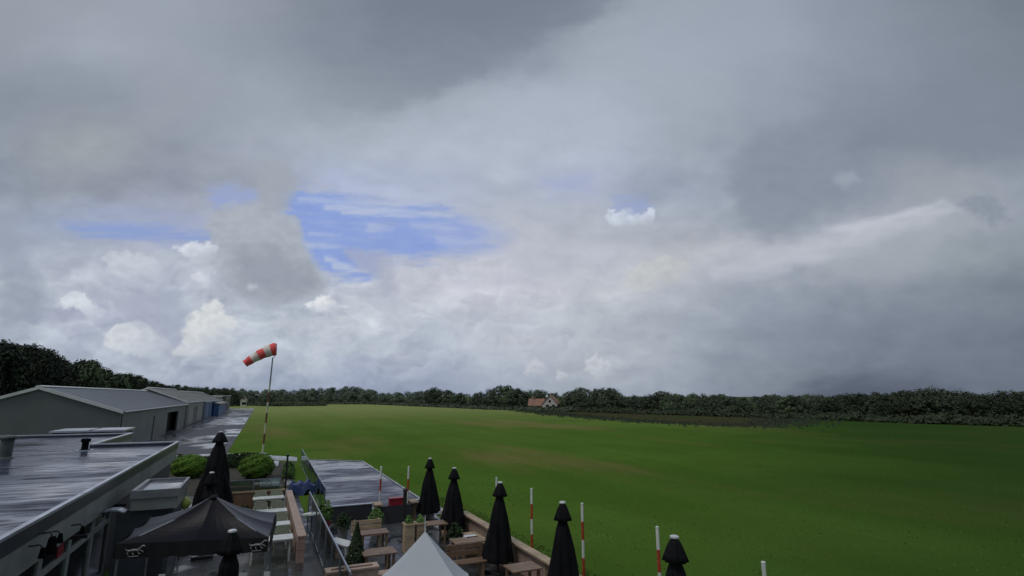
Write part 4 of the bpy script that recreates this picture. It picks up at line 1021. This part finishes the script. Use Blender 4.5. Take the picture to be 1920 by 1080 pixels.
def emblem(frac, flip=1):
    d = (FR - FL).normalized(); nrm = Vector((d.y, -d.x, 0)); c = FL.lerp(FR, frac) + nrm * .060 - Vector((0, 0, .16))
    mb = MB()
    def st(pts, r):
        mb.tube([c + d * (u_ * flip) + Vector((0, 0, v_)) for u_, v_ in pts], r, 5)
    st([(-.17, .03), (-.11, .02), (-.03, .035), (.05, .03), (.10, .07), (.14, .11)], [.006, .014, .018, .018, .012, .009])
    st([(.13, .105), (.17, .115), (.20, .095)], [.014, .012, .005]); st([(-.17, .03), (-.18, .075)], [.006, .003])
    st([(-.10, .02), (-.15, -.03), (-.12, -.06)], .008); st([(-.03, .02), (-.04, -.04), (-.01, -.07)], .008)
    st([(.06, .02), (.08, -.04), (.12, -.045)], .008); st([(.08, .03), (.15, .01), (.17, -.02)], .007)
    st([(-.12, -.095), (-.02, -.10), (.09, -.092)], .006)
    mb.build('emblem', M['emblem'], gz)
emblem(.13); emblem(.93)

# things seen under and beside the gazebo
def stool(name, label, x, y, h):
    t_ = thing(name, label, 'stool', (x, y, .03), 0, None)
    MB().lathe([(.17, h - .04), (.18, h - .02), (.17, h)], 16).build('seat', M['cap'], t_)
    for a_ in (0.6, 2.2, 3.7, 5.3): MB().tube([(.13 * cos(a_), .13 * sin(a_), h - .03), (.2 * cos(a_), .2 * sin(a_), 0)], .014, 6).build('leg', M['leg'], t_)
bd = thing('banner', 'narrow pale upright banner standing in front of the gazebo right side', 'banner', (-.05, 13.3, .03), radians(-15))
MB().box(-.09, .09, -.006, .006, .2, 1.85).build('cloth_panel', M['cap'], bd); MB().tube([(0, .03, 0), (0, .03, 1.9)], .014, 6).build('pole', M['steel'], bd); MB().box(-.2, .2, -.15, .15, 0, .03).build('foot', M['leg'], bd)
sp = thing('banner', 'slim pale upright banner at the right front leg of the gazebo', 'banner', (.42, 13.55, .03), radians(-15))
MB().box(-.06, .06, -.006, .006, .2, 1.75).build('cloth_panel', M['cap'], sp); MB().tube([(0, .03, 0), (0, .03, 1.8)], .014, 6).build('pole', M['steel'], sp); MB().box(-.2, .2, -.15, .15, 0, .03).build('foot', M['leg'], sp)
sg = thing('sign_post', 'black post with small pale signs under the gazebo valance', 'sign', (-1.55, 13.75, .03), radians(-10))
MB().tube([(0, 0, 0), (0, 0, 2.0)], .02, 8).build('post', M['leg'], sg)
for k in range(4): MB().box(-.05 - .02 * (k % 2), .07, -.035, -.022, 1.82 - k * .15, 1.90 - k * .15).build('sign_plate', M['cap'], sg)

# ---------------------------------------------------------------- patio furniture
def white_table(label, x0, x1, y0, y1):
    cx, cy = (x0 + x1) / 2, (y0 + y1) / 2
    t_ = thing('patio_table', label, 'table', (cx, cy, .03), 0, 'pale tables in a row along the wooden planter')
    w, l = (x1 - x0) / 2, (y1 - y0) / 2
    mb = MB(); k = 4
    for i in range(k): a_ = -l + 2 * l * i / k; mb.box(-w, w, a_ + .006, a_ + 2 * l / k - .006, .69, .73)
    mb.build('tabletop', M['table'], t_)
    MB().box(-w + .05, w - .05, -l + .05, l - .05, .63, .689).build('apron_frame', M['table'], t_)
    for sx in (-1, 1):
        for sy in (-1, 1): MB().box(sx * (w - .1) - .03, sx * (w - .1) + .03, sy * (l - .1) - .03, sy * (l - .1) + .03, 0, .63).build('leg', M['table'], t_)
    return t_


def chair_proto():
    t_ = thing('patio_chair', 'x', 'chair', (0, 0, .03), 0, 'pale wicker chairs at the patio tables')
    MB().box(-.27, .27, -.25, .25, .40, .46).build('seat', M['chair'], t_, bevel=.02)
    MB().ext([(.20, .46), (.27, .46), (.33, .86), (.27, .88)], 'x', -.27, .27).build('backrest', M['chair'], t_, bevel=.015)
    for sx in (-1, 1):
        MB().tube([(sx * .27, -.22, .46), (sx * .28, -.2, .66), (sx * .28, .25, .68)], .022, 6).build('armrest', M['chair'], t_)
        for sy in (-1, 1): MB().tube([(sx * .24, sy * .22, .4), (sx * .26, sy * .24, 0)], .018, 6).build('leg', M['chair'], t_)
    return t_


rows = [(28.9, 'farthest'), (25.6, 'second farthest'), (22.95, 'second nearest'), (20.75, 'nearest')]
chp = None
for y, wd in rows:
    white_table('pale slatted patio table, %s of the four beside the wooden planter' % wd, .02, 1.38, y, y + .72)
    for x, sd_ in ((.36, 'left'), (1.06, 'right')):
        lab = 'pale wicker chair on the %s behind the %s of the four patio tables' % (sd_, wd)
        if chp is None: chp = chair_proto(); chp.location = (x, y + 1.25, .03); chp['label'] = lab
        else: dup(chp, (x, y + 1.25, .03), random.uniform(-.08, .08), lab)


def plant_clump(mb, cx, cy, z0, r_, h, n, s_, seed, spread=1.0):
    q = random.Random(seed)
    for i in range(n):
        a_ = q.uniform(0, 6.28); rr_ = r_ * sqrt(q.random()); z = z0 + h * q.random() ** .8 * (1 - (rr_ / r_) ** 2 * .5)
        c = Vector((cx + rr_ * cos(a_), cy + rr_ * sin(a_), z)); nrm = Vector((cos(a_) * .6 + q.gauss(0, .5), sin(a_) * .6 + q.gauss(0, .5), .7 + q.gauss(0, .4))).normalized()
        u_ = nrm.orthogonal().normalized(); u_.rotate(Matrix.Rotation(q.uniform(0, 6.28), 3, nrm)); v_ = nrm.cross(u_); k = s_ * q.uniform(.6, 1.4)
        mb.poly([c + u_ * k, c + v_ * k * .5, c - u_ * k, c - v_ * k * .5])
    return mb


def planter(name, label, x0, x1, y0, y1, h, wm, top=.10, plants=True, seed=1, z0=.03, pm='plant'):
    t_ = thing(name, label, 'planter', ((x0 + x1) / 2, (y0 + y1) / 2, z0)); w, l = (x1 - x0) / 2, (y1 - y0) / 2
    mb = MB(); nb = 4; hh = (h - .05) / nb
    for i in range(nb):
        z = i * hh
        mb.box(-w, -w + .03, -l, l, z + .004, z + hh - .004).box(w - .03, w, -l, l, z + .004, z + hh - .004).box(-w + .03, w - .03, -l, -l + .03, z + .004, z + hh - .004).box(-w + .03, w - .03, l - .03, l, z + .004, z + hh - .004)
    mb.build('boards', wm, t_)
    MB().box(-w - .02, -w + top, -l - .02, l + .02, h - .05, h).box(w - top, w + .02, -l - .02, l + .02, h - .05, h).box(-w + top, w - top, -l - .02, -l + top, h - .05, h).box(-w + top, w - top, l - top, l + .02, h - .05, h).build('rim', wm, t_)
    MB().box(-w + .03, w - .03, -l + .03, l - .03, .02, h - .12).build('soil', M['soil'], t_)
    if plants:
        pmb = MB(); s_ = min(w, l); k = max(1, int(max(w, l) / s_))
        for i in range(k):
            f_ = (i + .5) / k * 2 - 1; plant_clump(pmb, (w * f_ if w > l else 0), (l * f_ if l >= w else 0), h - .12, s_ * .9, .38, 260, .05, seed + i)
        pmb.build('plants', M[pm], t_)
    return t_


planter('planter_wall', 'long pinkish timber planter wall right of the pale patio tables', 1.50, 1.74, 20.4, 30.1, .86, M['wood_pink'], top=.118, plants=False)
planter('planter_wall', 'red-brown timber planter wall across the back of the patio tables', -1.2, 1.45, 30.5, 30.85, .84, M['wood_brown'], top=.1, plants=False)
planter('planter_wall', 'pale timber planter wall at the near end of the terrace', 1.95, 3.3, 15.9, 16.3, .90, M['wood_pink'], top=.12, plants=False)
ps = thing('timber_post', 'dark thin lamp post beside the pale paving behind the patio', 'post', (1.70, 35.6, 0))
MB().tube([(0, 0, 0), (0, 0, 1.95)], .055, 10).build('post', M['leg'], ps); MB().lathe([(.09, 1.95), (.09, 2.05), (.03, 2.1)], 12).build('cap', M['leg'], ps)

# glass screens
def screen(label, x0, y0, x1, y1, h, n, gm, z0=.03, fm='steel', cat='glass screen', low=.12):
    L = hypot(x1 - x0, y1 - y0); t_ = thing('glass_screen', label, cat, (x0, y0, z0), atan2(y1 - y0, x1 - x0)); s_ = L / n
    for i in range(n):
        MB().box(i * s_ + .03, (i + 1) * s_ - .03, -.006, .006, low, h - .02).build('pane', M[gm], t_)
    for i in range(n + 1): MB().box(i * s_ - .03, i * s_ + .03, -.03, .03, 0, h).build('post', M[fm], t_)
    MB().box(.03, L - .03, -.02, .02, h - .02, h + .03).build('top_rail', M[fm], t_)
    MB().box(.03, L - .03, -.02, .02, low - .05, low).build('bottom_rail', M[fm], t_)
    return t_


screen('clear glass wind screen across the back of the patio before the round bush', -1.25, 31.6, 1.25, 31.6, 1.25, 2, 'glass', low=.12)
screen('long glass wind screen between the patio planter and the terrace', 2.25, 14.0, 2.25, 26.0, 1.35, 7, 'glass_blue')
screen('blue tinted glass screen running along the left edge of the wet asphalt pad', 3.05, 27.5, 3.30, 47.5, 1.25, 9, 'glass_blue')
lw = thing('low_wall', 'low dark wall with a pale metal top between the terrace and the wet pad', 'wall', (3.15, 25.65, 0))
MB().box(0, 1.75, 0, .12, 0, .74).build('wall_panel', M['wall'], lw); MB().box(-.02, 1.77, -.02, .14, .74, .78).build('coping', M['coping'], lw)
lw = thing('low_wall', 'short dark wall with a pale top running right from the striped gate poles', 'wall', (6.5, 25.65, 0))
MB().box(0, 1.3, 0, .12, 0, .74).build('wall_panel', M['wall'], lw); MB().box(-.02, 1.32, -.02, .14, .74, .78).build('coping', M['coping'], lw)

# bushes and hedge
def bush(label, x, y, r_, h, seed):
    t_ = thing('round_bush', label, 'bush', (x, y, .03)); q = random.Random(seed); mb = MB()
    for i in range(11000):
        a_ = q.uniform(0, 6.28); ph = math.acos(q.uniform(-.8, 1)); k = (.88 + .10 * sin(a_ * 5 + ph * 4) * sin(ph * 6 + seed) + q.gauss(0, .035))
        c = Vector((r_ * k * sin(ph) * cos(a_), r_ * k * sin(ph) * sin(a_), max(.03, h * .47 + h * .53 * k * cos(ph))))
        nrm = Vector((sin(ph) * cos(a_) + q.gauss(0, .4), sin(ph) * sin(a_) + q.gauss(0, .4), cos(ph) + .3 + q.gauss(0, .4))).normalized(); u_ = nrm.orthogonal().normalized(); u_.rotate(Matrix.Rotation(q.uniform(0, 6.28), 3, nrm)); v_ = nrm.cross(u_); s_ = .042 * q.uniform(.6, 1.4)
        mb.poly([c + u_ * s_, c + v_ * s_ * .6, c - u_ * s_, c - v_ * s_ * .6])
    mb.build('leaves', M['bush'], t_)
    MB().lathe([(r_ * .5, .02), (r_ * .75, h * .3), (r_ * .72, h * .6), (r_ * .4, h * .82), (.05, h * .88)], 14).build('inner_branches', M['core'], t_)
bush('round clipped green bush right of the tall closed parasol', .10, 41.6, 1.18, 1.66, 1)
bush('round clipped green bush left of the tall closed parasol, next to the clubhouse', -4.1, 44.0, 1.25, 1.56, 2)
shrub_mass('hedge', [(-5.6, 50.5), (-3.0, 50.0), (.2, 47.3)], .65, 1.15, 'hedge', 9000, .07, 9, 'dark low hedge behind the two round bushes', 'hedge')
shrub_mass('hedge', [(2.0, 40.0), (2.35, 46.5)], .35, .7, 'plant', 1600, .08, 10, 'loose green border plants left of the blue glass screen', 'shrub')
shrub_mass('flower_border', [(-2.6, 23.6), (-2.2, 26.5), (-1.9, 29.5)], .55, .9, 'plant', 2600, .06, 12, 'leafy border beside the porch under the lime ball', 'shrub')
shrub_mass('hedge', [(-1.0, 27.6), (-.3, 29.6)], .5, .75, 'hedge', 1800, .06, 13, 'low dark shrubs left of the farthest patio table', 'shrub')
shrub_mass('hedge', [(-1.2, 24.9), (-.35, 26.6)], .5, .6, 'bush', 1800, .06, 14, 'bright green ground cover between the tall parasol and the tables', 'shrub')

# potted plants, blue sheet, red pot
pp = thing('potted_plant', 'bushy pale green plant in a red pot between the two glass screens', 'plant', (2.72, 24.3, .03))
MB().lathe([(.16, 0), (.22, .05), (.27, .42), (.29, .44), (.27, .5), (.2, .5)], 18).build('pot', M['redbox'], pp)
plant_clump(MB(), 0, 0, .45, .34, .85, 500, .075, 8).build('leaves', M['plant'], pp)
bt = thing('blue_sheet', 'crumpled blue tarpaulin lying over a trolley at the left edge of the pad', 'tarpaulin', (2.5, 34.2, .03))
q = random.Random(3); tb = MB(); n_ = 12
gr = [[Vector((-.75 + 1.5 * i / n_, -.5 + 1.0 * j / n_, .55 + .22 * sin(i * .9) * cos(j * .8) + q.uniform(-.05, .05) - (.5 if i in (0, n_) or j in (0, n_) else .12 if i in (1, n_ - 1) or j in (1, n_ - 1) else 0))) for j in range(n_ + 1)] for i in range(n_ + 1)]
for i in range(n_):
    for j in range(n_): tb.poly([gr[i][j], gr[i + 1][j], gr[i + 1][j + 1], gr[i][j + 1]])
tb.build('sheet', M['bluetarp'], bt); MB().box(-.5, .5, -.3, .3, .05, .4).build('trolley', M['leg'], bt)
tf = tag(MB().poly([(0, 0, .0), (.55, -.25, .0), (.55, .45, .0)]).poly([(0, 0, -.05), (.55, .45, -.05), (.55, -.25, -.05)]).poly([(0, 0, -.05), (.55, -.25, -.05), (.55, -.25, 0), (0, 0, 0)]).poly([(.55, -.25, -.05), (.55, .45, -.05), (.55, .45, 0), (.55, -.25, 0)]).poly([(.55, .45, -.05), (0, 0, -.05), (0, 0, 0), (.55, .45, 0)]).build('corner_shelf', M['table'], loc=(1.79, 24.2, .84)), 'pale triangular corner shelf on the right side of the pink timber planter', 'shelf')

# ---------------------------------------------------------------- terrace
tw = thing('timber_wall', 'low timber terrace wall with a pale board top along the grass', 'wall', (7.78, 0, 0))
for (y0, y1) in ((9.5, 14.6), (14.6, 18.2), (18.2, 21.5)):
    mb = MB()
    for i in range(5): mb.box(0, .05, y0 + .03, y1 - .03, .02 + i * .17, .18 + i * .17)
    mb.build('board_panel', M['wood_pink'], tw)
for y in (9.5, 12.0, 14.6, 18.2, 21.5): MB().box(-.04, .08, y - .05, y + .05, 0, .88).build('post', M['wood'], tw)
MB().box(-.16, .14, 9.4, 21.6, .88, .93).build('top_board', M['wood'], tw)


def bench(label, x, y, rz, w=1.5, h=.45, d=.42, back=False, m='wood', group='timber benches and tables on the terrace'):
    t_ = thing('timber_bench', label, 'bench', (x, y, .10), rz, group); mb = MB()
    for i in range(3): mb.box(-w / 2, w / 2, -d / 2 + i * d / 3 + .006, -d / 2 + (i + 1) * d / 3 - .006, h - .04, h)
    mb.build('seat', M[m], t_)
    for s_ in (-1, 1): MB().box(s_ * (w / 2 - .12) - .04, s_ * (w / 2 - .12) + .04, -d / 2 + .03, d / 2 - .03, 0, h - .04).build('leg', M[m], t_)
    if back:
        b_ = MB()
        for i in range(2): b_.box(-w / 2, w / 2, d / 2 - .04, d / 2, h + .12 + i * .18, h + .26 + i * .18)
        b_.build('backrest', M[m], t_)
        for s_ in (-1, 1): MB().box(s_ * (w / 2 - .12) - .03, s_ * (w / 2 - .12) + .03, d / 2 + .001, d / 2 + .05, 0, h + .46).build('back_post', M[m], t_)
    return t_


def ttable(label, x, y, rz, w=1.3, l=.8, h=.74, m='wood'):
    t_ = thing('timber_table', label, 'table', (x, y, .10), rz, 'timber benches and tables on the terrace'); mb = MB(); k = 5
    for i in range(k): mb.box(-w / 2, w / 2, -l / 2 + i * l / k + .006, -l / 2 + (i + 1) * l / k - .006, h - .04, h)
    mb.build('tabletop', M[m], t_)
    for sx in (-1, 1):
        for sy in (-1, 1): MB().box(sx * (w / 2 - .1) - .035, sx * (w / 2 - .1) + .035, sy * (l / 2 - .08) - .035, sy * (l / 2 - .08) + .035, 0, h - .04).build('leg', M[m], t_)
    return t_


bench('pale timber bench with a back, farthest on the left half of the terrace', 3.92, 21.2, 0, 1.1, .45, .45, True)
ttable('brown timber table just in front of the farthest terrace bench', 3.95, 20.2, 0, 1.0, .7, .74, 'wood_brown')
bench('pale timber bench in the middle of the left terrace furniture', 3.75, 18.75, 0, 1.05)
ttable('brown timber table with worn top in front of the middle bench', 3.65, 17.7, 0, 1.0, .75, .74, 'wood_brown')
bench('short pinkish timber bench nearest the white tent on its left', 3.42, 16.6, 0, .8, .45, .4, False, 'wood_pink')
bench('grey lounge bench standing askew beside the left glass screen', 2.95, 20.6, radians(-62), 1.3, .42, .5, False, 'table')
ttable('small pale side table between the glass screen and the brown table', 3.1, 18.6, 0, .5, .4, .5, 'table')
ttable('brown timber table behind the white tent on the right of the terrace', 6.25, 20.6, 0, .9, .7, .74, 'wood_brown')
bench('pale timber corner bench against the right terrace wall', 7.3, 18.9, radians(90), 1.6, .5, .55)
ttable('timber table beside the right terrace wall between the second and third parasols', 6.55, 17.8, 0, 1.0, .7, .74, 'wood_brown')
bench('timber bench between the third parasol and the white tent', 6.1, 16.6, 0, 1.2, .45, .45, True, 'wood_brown')
ttable('timber table partly hidden behind the fourth parasol', 7.0, 14.5, 0, .9, .7, .74, 'wood_brown')
planter('planter', 'left of two upright slatted timber planters behind the white tent', 4.98, 5.32, 19.8, 20.2, .95, M['wood'], top=.04, seed=21, z0=.10)
planter('planter', 'right of two upright slatted timber planters behind the white tent', 5.40, 5.74, 19.8, 20.2, .95, M['wood'], top=.04, seed=22, z0=.10)
planter('planter', 'timber box planter at the inner end of the right terrace wall', 7.0, 7.6, 21.3, 22.1, .85, M['wood'], top=.06, seed=23, z0=.10)
gt = thing('gate_counter', 'dark gate counter with pale board ends at the back of the terrace', 'counter', (5.7, 24.6, .10))
MB().box(-.75, .75, -.15, .15, 0, .72).build('body', M['wall'], gt); MB().box(-.95, -.62, -.4, .3, .80, .86).box(.62, .95, -.4, .3, .80, .86).build('board_end', M['wood'], gt); MB().box(-.9, -.7, -.1, .1, 0, .80).box(.7, .9, -.1, .1, 0, .80).build('leg', M['wood_brown'], gt)
rb = thing('red_box', 'dark red crate lying on the gate counter between the two thin striped poles', 'crate', (5.72, 24.6, .83))
MB().box(-.30, .30, -.14, .14, 0, .03).box(-.30, -.27, -.14, .14, .03, .26).box(.27, .30, -.14, .14, .03, .26).box(-.27, .27, -.14, -.11, .03, .26).box(-.27, .27, .11, .14, .03, .26).build('crate_body', M['redbox'], rb); MB().box(-.33, .33, -.17, .17, .261, .30).build('lid', M['redbox'], rb)
dp = thing('terrace_post', 'thick dark post with a rounded top rising in front of the striped gate poles', 'post', (5.35, 21.5, .10))
MB().tube([(0, 0, 0), (0, 0, 1.78)], .075, 12).build('post', M['leg'], dp); MB().lathe([(.09, 1.78), (.085, 1.85), (.04, 1.9)], 12).build('cap', M['leg'], dp); MB().box(-.2, .2, -.2, .2, 0, .04).build('foot', M['leg'], dp)
cf = thing('conifer', 'small dark conical conifer in a pot on the left of the terrace', 'plant', (3.02, 18.0, .10))
MB().lathe([(.18, 0), (.24, .35), (.25, .38), (.2, .38)], 14).build('pot', M['pot'], cf)
cm = MB(); q = random.Random(5)
for i in range(1500):
    z = q.random() ** 1.2; a_ = q.uniform(0, 6.28); r_ = .34 * (1 - z) * (.75 + .25 * q.random()) + .02; c = Vector((r_ * cos(a_), r_ * sin(a_), .4 + z * 1.15)); nrm = Vector((cos(a_), sin(a_), .4 + q.gauss(0, .4))).normalized(); u_ = nrm.orthogonal().normalized(); v_ = nrm.cross(u_); s_ = .045
    cm.poly([c + u_ * s_, c + v_ * s_ * .5, c - u_ * s_, c - v_ * s_ * .5])
cm.build('foliage', M['hedge'], cf)
for i, (x, y, s_, lab) in enumerate([(4.62, 23.2, .32, 'leafy potted shrub left of the gate counter on the terrace'), (3.3, 22.9, .30, 'dark potted shrub at the far left corner of the terrace'), (6.75, 19.6, .26, 'small potted plant beside the second parasol')]):
    t_ = thing('potted_plant', lab, 'plant', (x, y, .10)); MB().lathe([(.16, 0), (.22, .36), (.23, .4), (.18, .4)], 14).build('pot', M['pot'], t_); plant_clump(MB(), 0, 0, .35, s_, .6, 350, .06, 60 + i).build('leaves', M['hedge' if i else 'plant'], t_)
cr_ = thing('cushion_stack', 'pale and dark blue cushions piled beside the second parasol', 'cushions', (6.8, 18.2, .10))
for k in range(3): MB().box(-.22 + .02 * k, .22 + .02 * k, -.2, .2, .45 + k * .1, .54 + k * .1).build('cushion', M['cap'] if k != 1 else M['bluetarp'], cr_, bevel=.03)
MB().box(-.2, .2, -.18, .18, 0, .44).build('stool', M['wood_brown'], cr_)

# white tent with a peaked roof
tn = thing('pagoda_tent', 'white pointed tent roof rising at the bottom centre of the terrace', 'tent', (2.85, 9.9, 0), -radians(16))
hz = .84; ap = 3.13
tm = MB(); n_ = 14; cs = [Vector((-hz, -hz, 2.15)), Vector((hz, -hz, 2.15)), Vector((hz, hz, 2.15)), Vector((-hz, hz, 2.15))]; A_ = Vector((0, 0, ap))
tm2 = MB()
prof = lambda s_: (ap - 2.15) * (1 - s_) ** 1.12
for k in range(4):
    a_, b_ = cs[k], cs[(k + 1) % 4]
    for i in range(n_):
        for j in range(n_):
            def pt(i_, j_):
                s_ = i_ / n_; e = a_.lerp(b_, j_ / n_); return Vector((e.x * s_, e.y * s_, 2.15 + prof(s_)))
            if i == 0: tm2.poly([A_, pt(1, j), pt(1, j + 1)])
            else: tm2.poly([pt(i, j), pt(i + 1, j), pt(i + 1, j + 1), pt(i, j + 1)])
tm2.build('canopy', M['tent'], tn, smooth=False)
for k in range(4):
    a_, b_ = cs[k], cs[(k + 1) % 4]; out_ = Vector(((a_ + b_).x, (a_ + b_).y, 0)).normalized()
    MB().poly([a_ + out_ * .01, b_ + out_ * .01, b_ + out_ * .02 - Vector((0, 0, .28)), a_ + out_ * .02 - Vector((0, 0, .28))]).build('valance', M['tent'], tn)
    MB().tube([a_ * .98 - Vector((0, 0, 0)), Vector((a_.x * .98, a_.y * .98, .1))], .03, 8).build('leg', M['steel'], tn)
MB().tube([(0, 0, ap - .02), (-.01, 0, ap + .26)], [.014, .006], 8).build('finial', M['cap'], tn)

S.render.engine = 'CYCLES'
try:
    S.cycles.use_denoising = True; S.cycles.max_bounces = 6; S.cycles.transparent_max_bounces = 12
except Exception: pass
print('trees', n, 'objects', len(bpy.data.objects))
